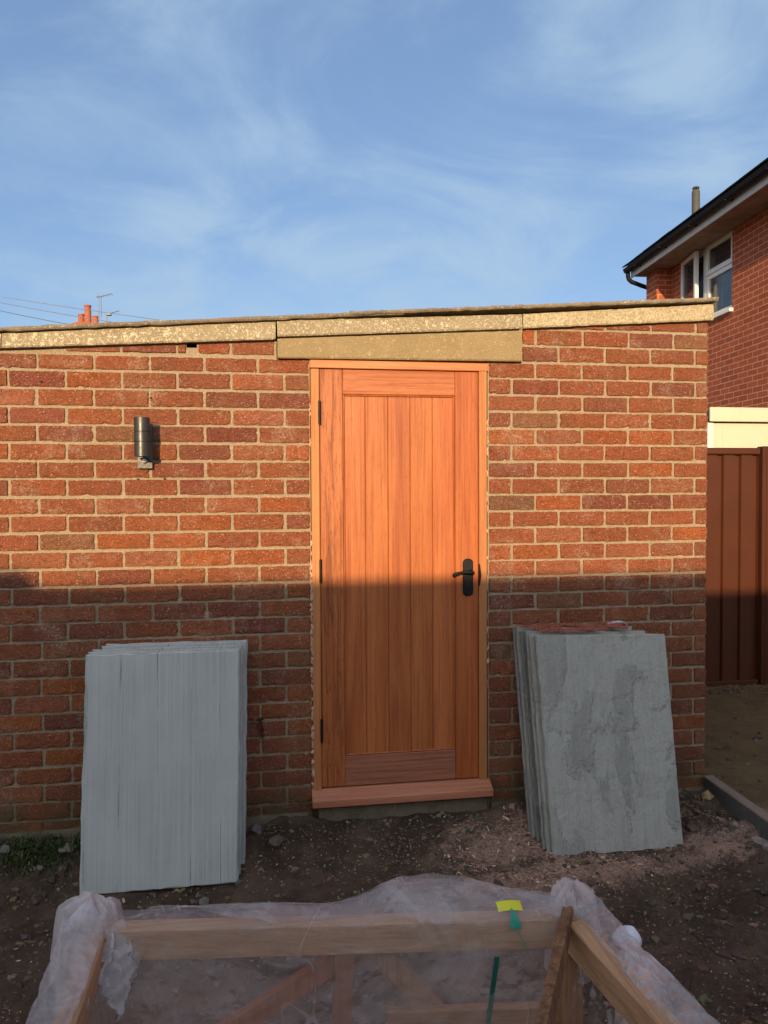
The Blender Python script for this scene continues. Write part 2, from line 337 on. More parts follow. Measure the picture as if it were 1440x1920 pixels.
def m_film(name, lo, hi, gloss=1.0):
    k = Mat(name, .3); N, L = k.N, k.L; N.remove(k.b)
    out = N['Material Output']
    nb = N.new('ShaderNodeBump'); nb.inputs['Distance'].default_value = .012
    v1 = k.voro(15, (1, 1, 1)); v2 = k.voro(38, (1, 1, 1)); wv = k.noise(6, 3, .5, .8)
    n1 = k.math('ADD', k.math('MULTIPLY', v1.outputs['Distance'], 1.0), k.math('ADD', k.math('MULTIPLY', v2.outputs['Distance'], .45), k.math('MULTIPLY', wv, 1.6))); L.new(n1, nb.inputs['Height'])
    df = N.new('ShaderNodeBsdfDiffuse'); df.inputs[0].default_value = (.86, .80, .81, 1)
    tr = N.new('ShaderNodeBsdfTranslucent'); tr.inputs[0].default_value = (.86, .80, .81, 1)
    gl = N.new('ShaderNodeBsdfGlossy'); gl.inputs['Roughness'].default_value = .16; gl.inputs[0].default_value = (.8, .8, .82, 1)
    for b in (df, tr, gl): L.new(nb.outputs[0], b.inputs['Normal'])
    a = N.new('ShaderNodeMixShader'); a.inputs[0].default_value = .5; L.new(df.outputs[0], a.inputs[1]); L.new(tr.outputs[0], a.inputs[2])
    fz = N.new('ShaderNodeFresnel'); fz.inputs['IOR'].default_value = 1.4; L.new(nb.outputs[0], fz.inputs['Normal'])
    b = N.new('ShaderNodeMixShader'); fm_ = k.math('MULTIPLY', fz.outputs[0], gloss); L.new(fm_, b.inputs[0]); L.new(a.outputs[0], b.inputs[1]); L.new(gl.outputs[0], b.inputs[2])
    tp = N.new('ShaderNodeBsdfTransparent'); mx = N.new('ShaderNodeMixShader')
    def crease(sc, w_, mp, d): return k.ramp(k.math('ABSOLUTE', k.math('SUBTRACT', k.noise(sc, 2, .5, d, mp), .5)), .0, w_, 1, 0)
    cr = k.math('MAXIMUM', k.math('MULTIPLY', crease(4, .012, (1, 2.2, .7), .15), .6), k.math('MULTIPLY', crease(15, .03, (1, .6, 1.5), .3), .35))
    cr = k.math('MULTIPLY', cr, k.ramp(k.noise(3, 3, .5), .4, .6, .1, 1))
    f = k.math('MAXIMUM', k.ramp(k.noise(5, 4, .6, 1.0), .35, .72, lo, hi), k.math('MULTIPLY', cr, min(1, hi+.35)))
    L.new(f, mx.inputs[0]); L.new(tp.outputs[0], mx.inputs[1]); L.new(b.outputs[0], mx.inputs[2]); L.new(mx.outputs[0], out.inputs[0])
    return k.m
def m_glass(name, tint, alpha=.35):
    k = Mat(name, .04, tint, .9); k.b.inputs['IOR'].default_value = 1.6; k.b.inputs['Alpha'].default_value = .5
    k.color(k.mix(k.ramp(k.noise(5, 3, .5), .4, .6), tint, tuple(x*.8 for x in tint))); return k.m
def m_leaf(name, a, b):
    k = Mat(name, .6, spec=.3); k.color(k.mix(k.noise(40, 2), a, b)); return k.m

BRICK, MORTAR = m_brick(), m_mortar()
CONC = m_concrete('lichened concrete', (.40, .325, .215), (.32, .26, .17), (.78, .68, .50), .02)
CONC2 = m_concrete('yellow sandstone concrete', (.365, .27, .145), (.32, .235, .125), (.58, .47, .29), -.02)
CONC3 = m_concrete('pebbly concrete', (.43, .345, .22), (.36, .29, .18), (.70, .60, .42), .04, .55)
ROOFC = m_concrete('weathered roof board', (.30, .24, .17), (.19, .15, .105), (.50, .43, .31), .0)
STEPC = m_concrete('dirty concrete', (.19, .15, .105), (.125, .10, .068), (.27, .23, .17), -.03)
DOORW = {ax: m_wood('door timber '+ax, (.53, .170, .054), (.40, .110, .033), (.18, .038, .012), ax, .42, .9) for ax in 'ZX'}
STILEW = m_wood('pored door timber', (.50, .165, .055), (.38, .112, .036), (.11, .026, .009), 'Z', .45, 1.35, .6)
FRAMEW = {ax: m_wood('frame timber '+ax, (.55, .225, .078), (.46, .165, .055), (.28, .08, .025), ax, .55, .8) for ax in 'ZX'}
SILLW = m_wood('sill timber', (.54, .225, .13), (.44, .165, .095), (.27, .08, .04), 'X', .5, .9)
PINE = {ax: m_wood('pine '+ax, (.50, .295, .165), (.40, .225, .125), (.24, .12, .06), ax, .75, 1.0) for ax in 'XYZ'}
OLDW = m_wood('weathered brown timber', (.27, .13, .06), (.16, .075, .035), (.05, .022, .012), 'Z', .8, 1.2, .4)
REDW = m_wood('brown brace timber', (.36, .15, .08), (.27, .11, .06), (.14, .05, .03), 'Z', .8, .7)
BLACK = m_plain('black iron', (.007, .007, .008), .5, .3, 0, .3, 60, .001)
ANTH = m_plain('anthracite aluminium', (.085, .083, .08), .38, .5, .75, .1, 40, .0002)
ANTHD = m_plain('dark plate', (.11, .10, .09), .5, .5, .3, .1, 40, .0002)
LENS = m_plain('sensor lens', (.55, .52, .48), .3, .5, 0, .1, 40, .0002)
FOAM = m_plain('expanding foam', (.66, .42, .30), .9, .2, 0, .3, 40, .003)
SLATE = m_stone('sawn slate', (.50, .505, .475), (.37, .38, .365), 'sawn')
RIVEN = m_stone('riven sandstone', (.39, .375, .335), (.29, .28, .25), 'riven')
SOIL = m_soil()
UPVC = m_plain('white upvc', (.82, .80, .76), .35, .5, 0, .08, 5, .0002)
FASC = m_plain('white fascia', (.60, .585, .56), .4, .5, 0, .12, 6, .0004)
CREAM = m_plain('cream paint', (.63, .60, .50), .5, .4, 0, .08, 4, .0005)
GUTT = m_plain('black gutter plastic', (.006, .006, .006), .6, .25, 0, .2, 12, .0004)
TILE = m_plain('dark roof tile', (.016, .014, .014), .95, .1, 0, .4, 9, .004)
SOFF = m_plain('soffit board', (.36, .27, .20), .85, .3, 0, .4, 4, .002)
FLUE = m_plain('grey flue steel', (.085, .083, .078), .7, .3, 0, .15, 8, .0006)
TERRA = m_plain('terracotta', (.42, .13, .07), .85, .3, 0, .35, 6, .002)
STEELB = m_plain('brown coated steel', (.082, .023, .009), .5, .3, 0, .18, 5, .0005)
HB = m_housebrick((.44, .105, .045), (.31, .072, .034), (.66, .42, .29))
GLASS = m_glass('window glass', (.05, .065, .07)); CURT = m_plain('net curtain', (.55, .66, .68), .7, .4, 0, .35, 14, .001)
GREY = m_plain('grey metal', (.16, .16, .17), .5, .4, .4)
FILM = m_film('polythene film', .18, .38); FILM2 = m_film('bunched polythene', .30, .78, .25); FILM3 = m_film('doubled polythene', .14, .46)
KERB = m_concrete('kerb concrete', (.16, .145, .13), (.12, .11, .10), (.26, .22, .19), -.02)
KERBT = m_concrete('dusty kerb top', (.33, .23, .18), (.27, .19, .15), (.42, .31, .25), 0)
RUST = m_plain('rusty iron', (.09, .04, .025), .85, .3, .2, .5, 60, .002)

# ------------------------------------------------------------------ ground
def edge_x(y): return 2.07 + .05*y
def gh(x, y):
    n = .013*fr(x, y, 0, 3.0, 5) + .010*fr(x, y, 4, 11, 5) - .012*max(0, nz(x*2.6, y*2.2, 8)-.25)
    if y > .02 or x > edge_x(y)+.02:
        return .108 + n*.45 + (.012*max(0, fr(x, y, 7, 16, 3))*sm(1.35, 1.55, y)*(1-sm(1.75, 2.2, y)) if x > 2.2 else 0)
    t = sm(-.36, -.02, y)
    low = -.045 + .05*sm(.7, 1.3, x)*sm(-1.0, -.45, y)
    wall = .072 - .02*sm(.2, .3, x)*(1-sm(.95, 1.1, x))
    h = low*(1-t) + wall*t
    h += .05*sm(1.75, 2.03, x)*sm(-1.3, -.5, y)*(1-t)
    cl = .035*max(0, fr(x, y, 9, 9, 4))*sm(1.72, 1.9, x)*sm(-.6, -.35, y)
    return h + n*1.4 + cl
def ax(lo, hi, st, ext):
    a = [lo+i*st for i in range(int(round((hi-lo)/st))+1)]; s_ = st; l, r = lo, hi; L_, R_ = [], []
    while l > -ext: s_ *= 1.35; l -= s_; L_.append(l)
    s_ = st
    while r < ext: s_ *= 1.35; r += s_; R_.append(r)
    return L_[::-1]+a+R_
gx = ax(-1.5, 3.7, .0145, 900); gy = ax(-2.2, 1.9, .0145, 900)
g = MB(); nxg, nyg = len(gx), len(gy)
for x in gx:
    for y in gy:
        g.V((x, y, gh(x, y)))
for i in range(nxg-1):
    for j in range(nyg-1): g.Fc(i*nyg+j, (i+1)*nyg+j, (i+1)*nyg+j+1, i*nyg+j+1)
tag(g.build('ground', SOIL, None, True), kind='structure')

# edging stone beside the garage corner
e = thing('edging_stone', 'low concrete edging kerb with a pink dusted top running from the garage corner', 'kerb', (2.05, -.6, .1))
def kerb(ya, yb):
    mb = MB(); n = 10
    def P(k, dx, dz): 
        y = ya+(yb-ya)*k/n; return (edge_x(y)+dx, y, dz+.001*nz(y, dx, dz, 30))
    for k in range(n+1):
        for q in ((0, -.12), (0, .128), (.004, .133), (.046, .133), (.05, .128), (.05, -.12)): mb.V(P(k, *q))
    for k in range(n):
        for q in range(5):
            mb.m = 1 if q in (1, 2, 3) else 0
            a = k*6+q; mb.Fc(a, a+1, a+7, a+6)
    mb.m = 0; mb.Fc(*range(6)); mb.Fc(*range(n*6, n*6+6))
    return mb.build('kerb_unit', [KERB, KERBT], e)
kerb(-.012, -.925); kerb(-.93, -1.845); kerb(-1.85, -2.765)

# ------------------------------------------------------------------ garage
X0, X1 = -3.2, 2.083
gar = thing('brick_garage', 'red brick garage with a new wooden door and sloping concrete verge', 'garage', (0, 0, .05))
ZJ = 2.003
def verge_bottom(x):
    if x < .075: return 2.083 + (x+1.03)*.0575
    if x < 1.163: return 2.067
    return 2.245 + (x-1.163)*.047
FRAME = (.213, 1.008)
LINT = (.074, 1.160)
_a, _b = W(349.5, 640), W(369, 652); VENT = [(_a.x, _b.x, _b.z, _a.z), (-1.12, -1.045, 2.09, 2.128)]
pal = [((.46, .132, .053), 8), ((.43, .120, .052), 7), ((.54, .140, .045), 2.5), ((.38, .115, .062), 4), ((.40, .160, .075), .8), ((.48, .155, .072), 4), ((.33, .15, .075), .2), ((.33, .09, .050), 2)]
def pick():
    t = R.random()*sum(p[1] for p in pal)
    for c, wgt in pal:
        t -= wgt
        if t <= 0: break
    f = R.uniform(.76, .95); return tuple(min(1, x*f*R.uniform(.96, 1.04)*g_) for x, g_ in zip(c, (1, 1.02, 1.06)))
special = {(1, -.135): (.62, .14, .035)}
bw = MB()
def brick(xa, xb, za, zb, course, ztop=None, face_r=False):
    if xb-xa < .02 or zb-za < .012: return
    bw.cur = pick()
    if course == 1 and abs((xa+xb)/2+.10) < .08: bw.cur = (.60, .13, .035)
    if course == 6 and -.43 < (xa+xb)/2 < -.28 and xb-xa < .2: bw.cur = (.22, .135, .06)
    low = (course >= 26)
    nu, nv = 18, 6; pr = -.004+R.uniform(-.0022, .0018); tl = R.uniform(-.0015, .0015); sd = R.uniform(0, 50)
    er = .0016
    def P(i, j, ring):
        u = i/nu; v = j/nv
        x = xa+(xb-xa)*u; z = za+(zb-za)*v
        top = zb if ztop is None else min(zb, ztop(x))
        z = za+(top-za)*v
        jx = .0024*fr(x*60, z*60, sd, 1, 3); jz = .0019*fr(x*60, z*60, sd+9, 1, 3)
        if 0 < i < nu: jx = 0
        if 0 < j < nv: jz = 0
        if (i in (0, nu)) and (j in (0, nv)): # worn arris
            jx += (er if i == 0 else -er)*.6; jz += (er if j == 0 else -er)*.6
        x += jx; z += jz
        y = pr + tl*(u-.5)*2 + .0016*fr(x*9, z*34, sd, 1, 3)
        if i in (0, nu) or j in (0, nv): y += .0125*max(0, fr(x*40, z*40, 77, 1, 2)+.02)
        if ring:
            y = .016
            x += -.0012 if i == 0 else (.0012 if i == nu else 0)
        else:
            x += er*.7 if i == 0 else (-er*.7 if i == nu else 0); z += er*.7 if j == 0 else (-er*.7 if j == nv else 0)
        return (x, y, z)
    I = [[bw.V(P(i, j, False)) for j in range(nv+1)] for i in range(nu+1)]
    for i in range(nu):
        for j in range(nv): bw.Fc(I[i][j], I[i+1][j], I[i+1][j+1], I[i][j+1])
    bd = [(i, 0) for i in range(nu)]+[(nu, j) for j in range(nv)]+[(i, nv) for i in range(nu, 0, -1)]+[(0, j) for j in range(nv, 0, -1)]
    O = [bw.V(P(i, j, True)) for i, j in bd]
    for q in range(len(bd)):
        i, j = bd[q]; i2, j2 = bd[(q+1) % len(bd)]; bw.Fc(O[q], O[(q+1) % len(bd)], I[i2][j2], I[i][j])
def course_bricks(k, side):
    ztj = ZJ-.075*(k-1) if k != 0 else ZJ+.075
    zt = ZJ - .075*(k-1) - .005; zb = ZJ - .075*k + .005     # k=0 is the course above joint z0
    ph = .1125 if k % 2 else 0
    if side == 'L':
        x = FRAME[0]-.006; first = True; segs = []
        while x > X0:
            wd = .2125 if not (first and ph) else .10
            segs.append((x-wd-.001, x)); x -= wd+.0115+R.uniform(-.0015, .002); first = False
    else:
        x = FRAME[1]+.008; first = True; segs = []
        while x < X1-.02:
            wd = .2125 if not (first and ph) else .10
            segs.append((x, min(x+wd, X1-(.0 if x+wd+.02 > X1 else 0)))); x += wd+.0115+R.uniform(-.0015, .002); first = False
        if X1-segs[-1][1] > 0: segs[-1] = (segs[-1][0], X1)
    dz = R.uniform(-.001, .001)
    for a, b in segs:
        za, zb_ = zb+dz+R.uniform(-.0015, .0015), zt+dz+R.uniform(-.0015, .0015)
        if k <= -1 and side == 'L' or (k <= 0):
            if k < 0 and a < LINT[1] and b > LINT[0]:      # cut round the lintel
                if side == 'L': b = min(b, LINT[0]-.012)
                else: a = max(a, LINT[1]+.012)
                if b-a < .02: continue
            for v in VENT:
                if zb_ > v[2] and za < v[2]+.02 and a < v[1] and b > v[0]:
                    if b-v[1] > .03: brick(v[1]+.006, b, za, zb_, k, lambda x: verge_bottom(x)-.006)
                    b = v[0]-.004
            mx = max(verge_bottom(a), verge_bottom(b))-.006
            if za > mx-.012: continue
            # keep only where the sloping verge leaves height
            if min(verge_bottom(a), verge_bottom(b))-.006 < za+.008:
                n = 12; xs = [a+(b-a)*t/n for t in range(n+1)]; ok = [x for x in xs if verge_bottom(x)-.006 > za+.010]
                if len(ok) < 3: continue
                a, b = min(ok), max(ok)
            brick(a, b, za, zb_ if k < 0 else min(zb_, 2.066 if a < .5 else 2.070), k, lambda x: (verge_bottom(x) if k < 0 or not (LINT[0] < x < LINT[1]) else 2.3)-.006)
        else: brick(a, b, za, zb_, k)
for k in range(-4, 26):
    course_bricks(k, 'L'); course_bricks(k, 'R')
# footing course, deeper and standing slightly proud
for k, xs in ((26, 'L'), (26, 'R')): course_bricks(26, xs)
# mortar face (with real openings) as a thick wall
bw.m = 1; bw.cur = (1, 1, 1)
def panel(xa, xb, fb, ft, y=.0035, n=24):
    for i in range(n):
        a = xa+(xb-xa)*i/n; b = xa+(xb-xa)*(i+1)/n
        p = [(a, y, fb), (b, y, fb), (b, y, ft(b-1e-4)), (a, y, ft(a+1e-4))]
        q = [bw.V(t) for t in p]; bw.Fc(*q)
top = lambda x: verge_bottom(x)+.03
VB = VENT[0]
panel(X0, VENT[1][0], -.15, top, n=8); panel(VENT[1][0], VENT[1][1], -.15, lambda x: VENT[1][2], n=1)
panel(VENT[1][1], VB[0], -.15, top); panel(VB[0], VB[1], -.15, lambda x: VB[2], n=1); panel(VB[1], FRAME[0]-.002, -.15, top, n=8)
panel(FRAME[1]+.002, X1-.002, -.15, top)
panel(FRAME[0]-.002, FRAME[1]+.002, -.15, lambda x: .062, y=.03, n=1)
# reveals of opening
for x in (FRAME[0]-.002, FRAME[1]+.002):
    q = [bw.V(p) for p in ((x, .0035, -.1), (x, .11, -.1), (x, .11, 2.08), (x, .0035, 2.08))]; bw.Fc(*q)
bw.build('brick_wall', [BRICK, MORTAR], gar)
# dark vents and screw holes
DARKC = m_plain('dark cavity', (.03, .022, .018), .95)
for v in VENT:
    mb = MB(); mb.box((v[0]-.001, .06, v[2]-.002), (v[1]+.001, .08, v[3]+.02))
    for x in (v[0], v[1]): q = [mb.V(p) for p in ((x, .0036, v[2]), (x, .062, v[2]), (x, .062, v[3]), (x, .0036, v[3]))]; mb.Fc(*q)
    mb.build('vent_hole', DARKC, gar)
# side, rear and inner walls
mb = MB()
mb.box((X1-.11, .004, -.15), (X1-.0025, 5.4, 2.28)); mb.box((X0, .03, -.15), (X0+.11, 5.4, 1.93)); mb.box((X0+.11, 5.29, -.15), (X1-.11, 5.4, 1.95))
GB = m_housebrick((.40, .125, .065), (.30, .09, .05), (.46, .36, .25)); mb.build('side_wall', GB, gar)
# holes
for px, py in ((283, 746), (259, 899), (309, 898), (78, 716)):
    p = W(px, py, -.0042 if py < 800 else .002); mb = MB(); mb.tube([(p.x, p.y-.004, p.z), (p.x, p.y+.004, p.z)], .0048, 10)
    mb.build('screw_hole', DARKC, gar)

# verge slabs
def slab_strip(name, xa, xb, bot, tp, y0, y1, mat, amp=.0025, seed=0, n=40, chips=0):
    mb = MB(); mb.cur = (1, 1, 1)
    def fn(i, j):
        x = xa+(xb-xa)*i/n
        zb_, zt_ = bot(x), tp(x)
        e_ = amp*fr(x*25, seed, 0, 1, 3); e2 = amp*fr(x*25, seed+5, 0, 1, 3) - (chips*max(0, nz(x*9, seed, 3)-.25))
        z = zb_+e_ if j == 0 else (zt_+e2 if j == 3 else (zb_+.006+e_ if j == 1 else zt_-.006+e2))
        y = y0+.004 if j in (0, 3) else y0
        xx = x + (amp*2*nz(z*30, seed, 8) if i in (0, n) else 0)
        return (xx, y+.0012*nz(x*20, z*20, seed), z)
    I = [[mb.V(fn(i, j)) for j in range(4)] for i in range(n+1)]
    B = [[mb.V((I_[0], y1, I_[2])) for I_ in (mb.v[I[i][0]], mb.v[I[i][3]])] for i in range(n+1)]
    for i in range(n):
        for j in range(3): mb.Fc(I[i][j], I[i+1][j], I[i+1][j+1], I[i][j+1])
        mb.Fc(I[i][0], B[i][0], B[i+1][0], I[i+1][0]); mb.Fc(I[i][3], I[i+1][3], B[i+1][1], B[i][1]); mb.Fc(B[i][0], B[i][1], B[i+1][1], B[i+1][0])
    mb.Fc(*I[0], B[0][1], B[0][0]); mb.Fc(*I[n][::-1], B[n][0], B[n][1])
    return mb.build(name, mat, gar)
lt = lambda x: 2.141 + (x+1.037)*.0742
slab_strip('verge_slab', X0-.02, -1.035, lambda x: 2.083+(x+1.03)*.0575, lt, -.026, .10, CONC, seed=1)
slab_strip('verge_slab', -1.030, .0665, lambda x: 2.083+(x+1.03)*.0575, lt, -.030, .10, CONC, seed=2)
slab_strip('verge_slab', .073, 1.160, lambda x: 2.157+(x-.075)*.060, lambda x: 2.224+(x-.07)*.056, -.034, .10, CONC, seed=3)
slab_strip('verge_slab', 1.166, 2.092, lambda x: 2.224+(x-1.163)*.068, lambda x: 2.287+(x-1.168)*.081, -.031, .10, CONC3, seed=4, chips=.012)
slab_strip('lintel', LINT[0], LINT[1], lambda x: 2.067+(x-.074)*.0083, lambda x: 2.149+(x-.075)*.060, -.029, .08, CONC2, amp=.0012, seed=5)
# thin brick slips and mortar under the third verge
# roof boards: weathered edge of the roof sheet, in laps
def roof_strip(xa, xb, za, zb_, th0, th1, y0, seed, amp=.006):
    k = (zb_-za)/(xb-xa)
    return slab_strip('roof_sheet', xa, xb, lambda x: za+(x-xa)*k-(th0+(th1-th0)*(x-xa)/(xb-xa)), lambda x: za+(x-xa)*k, y0, 5.5, ROOFC, amp, seed, n=90)
roof_strip(X0-.06, .62, 2.001, 2.282, -.0+.017, .017, -.052, 11)
roof_strip(.385, 2.098, 2.268, 2.388, .015, .018, -.060, 12, .004)
# mortar fillets
mb = MB(); mb.cur = (1, 1, 1)
mb.tube([(1.158+.004*nz(z*40, 0), -.014, z) for z in [2.08+.018*i for i in range(10)]], [.010*(.7+.6*abs(nz(i*.7, 3))) for i in range(10)], 7)
mb.build('mortar_fillet', MORTAR, gar, True); mb = MB()
mb.tube([(.066, -.004, 2.06), (.064, -.006, 2.10), (.066, -.004, 2.14)], .006, 7)
mb.build('mortar_fillet', MORTAR, gar, True)

# door step, frame, foam
def wavy_box(name, a, b, mat, parent, amp=.004, n=24, smooth=True):
    mb = MB()
    def fn(i, j):
        x = a[0]+(b[0]-a[0])*i/n; zz = [a[2], b[2]-.01, b[2], b[2]][j]; yy = [a[1], a[1], a[1]+.01, b[1]][j]
        return (x, yy+amp*fr(x*18, zz*18, 1, 1, 3), zz+amp*fr(x*14, yy*20, 5, 1, 3))
    I = [[mb.V(fn(i, j)) for j in range(4)] for i in range(n+1)]
    for i in range(n):
        for j in range(3): mb.Fc(I[i][j], I[i+1][j], I[i+1][j+1], I[i][j+1])
    mb.Fc(*I[0]); mb.Fc(*I[n][::-1]); return mb.build(name, mat, parent, smooth)
wavy_box('door_step', (.235, -.022, -.08), (1.0, .03, .117), STEPC, gar)
wavy_box('footing', (1.02, -.026, -.12), (X1-.005, .02, .078), STEPC, gar, .006, 40)
wavy_box('footing', (X0, -.026, -.12), (.19, .02, .088), STEPC, gar, .006, 60)
fr_ = MB(); fr_.cur = (1, 1, 1)
fr_.box((.214, -.010, .14), (.2505, .075, 2.028), .0025)
fr_.cur = (.94, .97, 1.0); fr_.box((.9665, -.010, .14), (1.003, .075, 2.033), .0025)
frm = fr_.build('door_frame', FRAMEW['Z'], gar)
hd = MB(); hd.cur = (1, .93, .88); hd.box((.211, -.014, 2.031), (1.008, .075, 2.066), .0025); hd.build('frame_head', m_wood('head timber', (.58, .26, .115), (.50, .20, .08), (.34, .10, .04), 'X', .5, .8), frm)
# threshold: sloping nosed sill
ts = MB(); ts.cur = (1, 1, 1)
pr = [(.07, .185), (-.004, .185), (-.058, .158), (-.062, .154), (-.062, .126), (-.058, .122), (.07, .122)]
n = 12; xa, xb = .206, 1.015
for i in range(n+1):
    x = xa+(xb-xa)*i/n
    for (y, z) in pr: ts.V((x, y, z))
for i in range(n):
    for q in range(len(pr)): a = i*7+q; b = i*7+(q+1) % 7; ts.Fc(a, b, b+7, a+7)
ts.Fc(*range(7)); ts.Fc(*range(n*7, n*7+7)); ts.build('threshold', SILLW, frm)
# foam beads
for (x, zlo, zhi, dens) in ((.211, .16, 1.28, 1.0), (1.006, .5, 1.93, .35), (.211, 1.28, 1.9, .2)):
    z = zlo
    while z < zhi:
        if R.random() < dens:
            r = R.uniform(.003, .0085)*(1 if dens == 1 else .6); L_ = R.uniform(.012, .05)
            pts = [(x+R.uniform(-.003, .003), -.004-R.uniform(0, .006), z+L_*t/4) for t in range(5)]
            fm = MB(); fm.tube(pts, [r*.4, r, r*R.uniform(.6, 1.2), r*.9, r*.35], 8); fm.build('expanding_foam', FOAM, gar, True)
        z += R.uniform(.02, .05)

# the door itself
LX0, LX1, LZ0, LZ1 = .2525, .9645, .190, 2.029
dr = MB(); BX = [.354, .454, .5555, .656, .757, .8585]
boards = MB()
for i in range(5):
    boards.cur = tuple(R.uniform(.9, 1.05) for _ in range(3)) if i != 3 else (.97, .95, .95)
    f_ = R.uniform(.93, 1.05); boards.cur = (f_, f_*R.uniform(.97, 1.02), f_*R.uniform(.97, 1.03))
    boards.box((BX[i]+.0004, .012, .30), (BX[i+1]-.0004, .034, 1.94), .0032)
door = boards.build('door', DOORW['Z'], gar)
def dpart(name, a, b, mat, tint=(1, 1, 1), bev=.0025):
    mb = MB(); mb.cur = tint; mb.box(a, b, bev); return mb.build(name, mat, door)
dpart('stile', (LX0, .0, LZ0), (.354, .044, LZ1), STILEW, (.98, .93, .9))
dpart('stile', (.8585, .0, LZ0), (LX1, .044, LZ1), DOORW['Z'], (.93, .86, .84))
dpart('rail', (.3545, .0005, 1.921), (.858, .044, LZ1), m_wood('rail timber', (.50, .165, .062), (.40, .12, .043), (.20, .05, .018), 'X', .5, 1.1), (1, 1, 1))
dpart('rail', (.3545, .0005, LZ0), (.858, .044, .323), m_wood('low rail timber', (.42, .165, .095), (.33, .12, .07), (.17, .05, .028), 'X', .5, 1.2), (1, 1, 1))
# beads round the boards
mb = MB(); mb.cur = (.9, .85, .8)
mb.box((.3545, .0035, .3235), (.3625, .013, 1.9205), .003); mb.box((.850, .0035, .3235), (.858, .013, 1.9205), .003)
mb.box((.363, .0035, 1.9135), (.8495, .013, 1.9205), .003); mb.box((.363, .0035, .3235), (.8495, .013, .3305), .003)
mb.build('bead', DOORW['Z'], door)
for z0, z1 in ((1.790, 1.888), (1.098, 1.199), (.397, .497)):
    mb = MB()
    mb.box((.2455, -.0115, z0), (.2575, -.0005, z1), .002)
    mb.tube([(.2515, -.015, z0-.002), (.2515, -.015, z1+.002)], .0048, 10)
    mb.build('hinge', BLACK, door)
# handle set
hp = MB()
def stad(cx, z0, z1, hw, y0, y1, n=10):
    pts = []
    for i in range(n+1): a = math.pi*i/n; pts.append((cx+hw*math.cos(a), z1-hw*.8+hw*.8*math.sin(a)))
    for i in range(n+1): a = math.pi+math.pi*i/n; pts.append((cx+hw*math.cos(a), z0+hw*.8+hw*.8*math.sin(a)))
    return pts
P0 = stad(.9155, 1.022, 1.191, .0235, 0, 0); ins = .0035
a = [hp.V((x, -.0005, z)) for x, z in P0]; b = [hp.V((x, -.006, z)) for x, z in P0]
c_ = [hp.V((.9155+(x-.9155)*.84, -.009, 1.1065+(z-1.1065)*.955)) for x, z in P0]
n = len(P0)
for i in range(n):
    j = (i+1) % n; hp.Fc(a[i], a[j], b[j], b[i]); hp.Fc(b[i], b[j], c_[j], c_[i])
hp.Fc(*c_)
for x, z in ((.907, 1.176), (.924, 1.176), (.907, 1.036), (.924, 1.036)): hp.tube([(x, -.008, z), (x, -.0108, z)], .0032, 10)
handle = hp.build('handle_plate', BLACK, door)
lv = MB(); lv.tube([(.926, -.008, 1.131), (.926, -.022, 1.131), (.926, -.040, 1.131)], [.0115, .0100, .0095], 14)
pts = [(.934, -.045, 1.130), (.926, -.046, 1.131), (.905, -.048, 1.1335), (.885, -.050, 1.134), (.865, -.051, 1.1315), (.850, -.051, 1.127), (.838, -.050, 1.1215), (.833, -.049, 1.119)]
lv.tube(pts, [.004, .0098, .0082, .0062, .0062, .0082, .0092, .004], 12, True)
lv.build('lever_handle', BLACK, door, True)
k_ = MB(); k_.tube([(.916, -.0085, 1.074), (.916, -.0112, 1.074)], .0075, 14); k_.box((.9135, -.0112, 1.052), (.9185, -.0085, 1.069), .0008); k_.build('keyhole', m_plain('keyhole metal', (.05, .047, .04), .4, .5, .6), door)
mb = MB(); mb.box((.9652, -.0125, 1.068), (.9705, .0, 1.166), .002); mb.tube([(.969, -.012, 1.08), (.972, -.013, 1.117), (.969, -.012, 1.155)], [.002, .004, .002], 8); mb.build('strike_plate', BLACK, gar)
# rusty hook on the wall
mb = MB(); mb.tube([(-.012, -.003, .50), (-.012, -.018, .50), (-.020, -.02, .492), (-.022, -.018, .482)], .004, 8)
for q in range(4): 
    zc = .478-.013*q; mb.tube([(-.006+.006*math.cos(t*math.pi/4)*(1 if q % 2 else .4), -.012+.004*math.sin(t*math.pi/4)*(0 if q % 2 else 1), zc+.009*math.sin(t*math.pi/4)) for t in range(9)], .0019, 6)
mb.tube([(-.03, -.003, .508), (.0, -.006, .512)], .006, 8)
mb.build('hook', RUST, gar, True)

# ------------------------------------------------------------------ wall lamp
lamp = thing('wall_lamp', 'dark grey up and down cylinder wall light with motion sensor, left of the door', 'lamp', (-.48, -.02, 1.68))
box('back_plate', (-.511, -.026, 1.595), (-.449, -.006, 1.782), ANTHD, lamp, .002)
mb = MB(); mb.box((-.4915, -.075, 1.715), (-.4675, -.0262, 1.760), .002); mb.box((-.500, -.034, 1.700), (-.459, -.0262, 1.772), .002); mb.build('bracket', ANTH, lamp)
mb = MB(); cx, cy, r = -.4785, -.104, .0312
for z0, z1 in ((1.642, 1.7015), (1.7025, 1.7425), (1.7435, 1.801)):
    n = 36; prof = [(r-.003, z0), (r, z0+.001), (r, z1-.001), (r-.003, z1)]
    rg = [[mb.V((cx+q*math.cos(t*2*math.pi/n), cy+q*math.sin(t*2*math.pi/n), z)) for t in range(n)] for q, z in prof]
    for A, B in zip(rg, rg[1:]):
        for t in range(n): mb.Fc(A[t], A[(t+1) % n], B[(t+1) % n], B[t])
mb.tube([(cx, cy, 1.646), (cx, cy, 1.797)], r-.0035, 30)
mb.build('lamp_tube', ANTH, lamp, True)
mb = MB(); mb.tube([(-.4805, -.026, 1.628), (-.4805, -.034, 1.628), (-.4805, -.041, 1.625), (-.4805, -.044, 1.622)], [.0125, .012, .008, .002], 16); mb.build('sensor_dome', LENS, lamp, True)
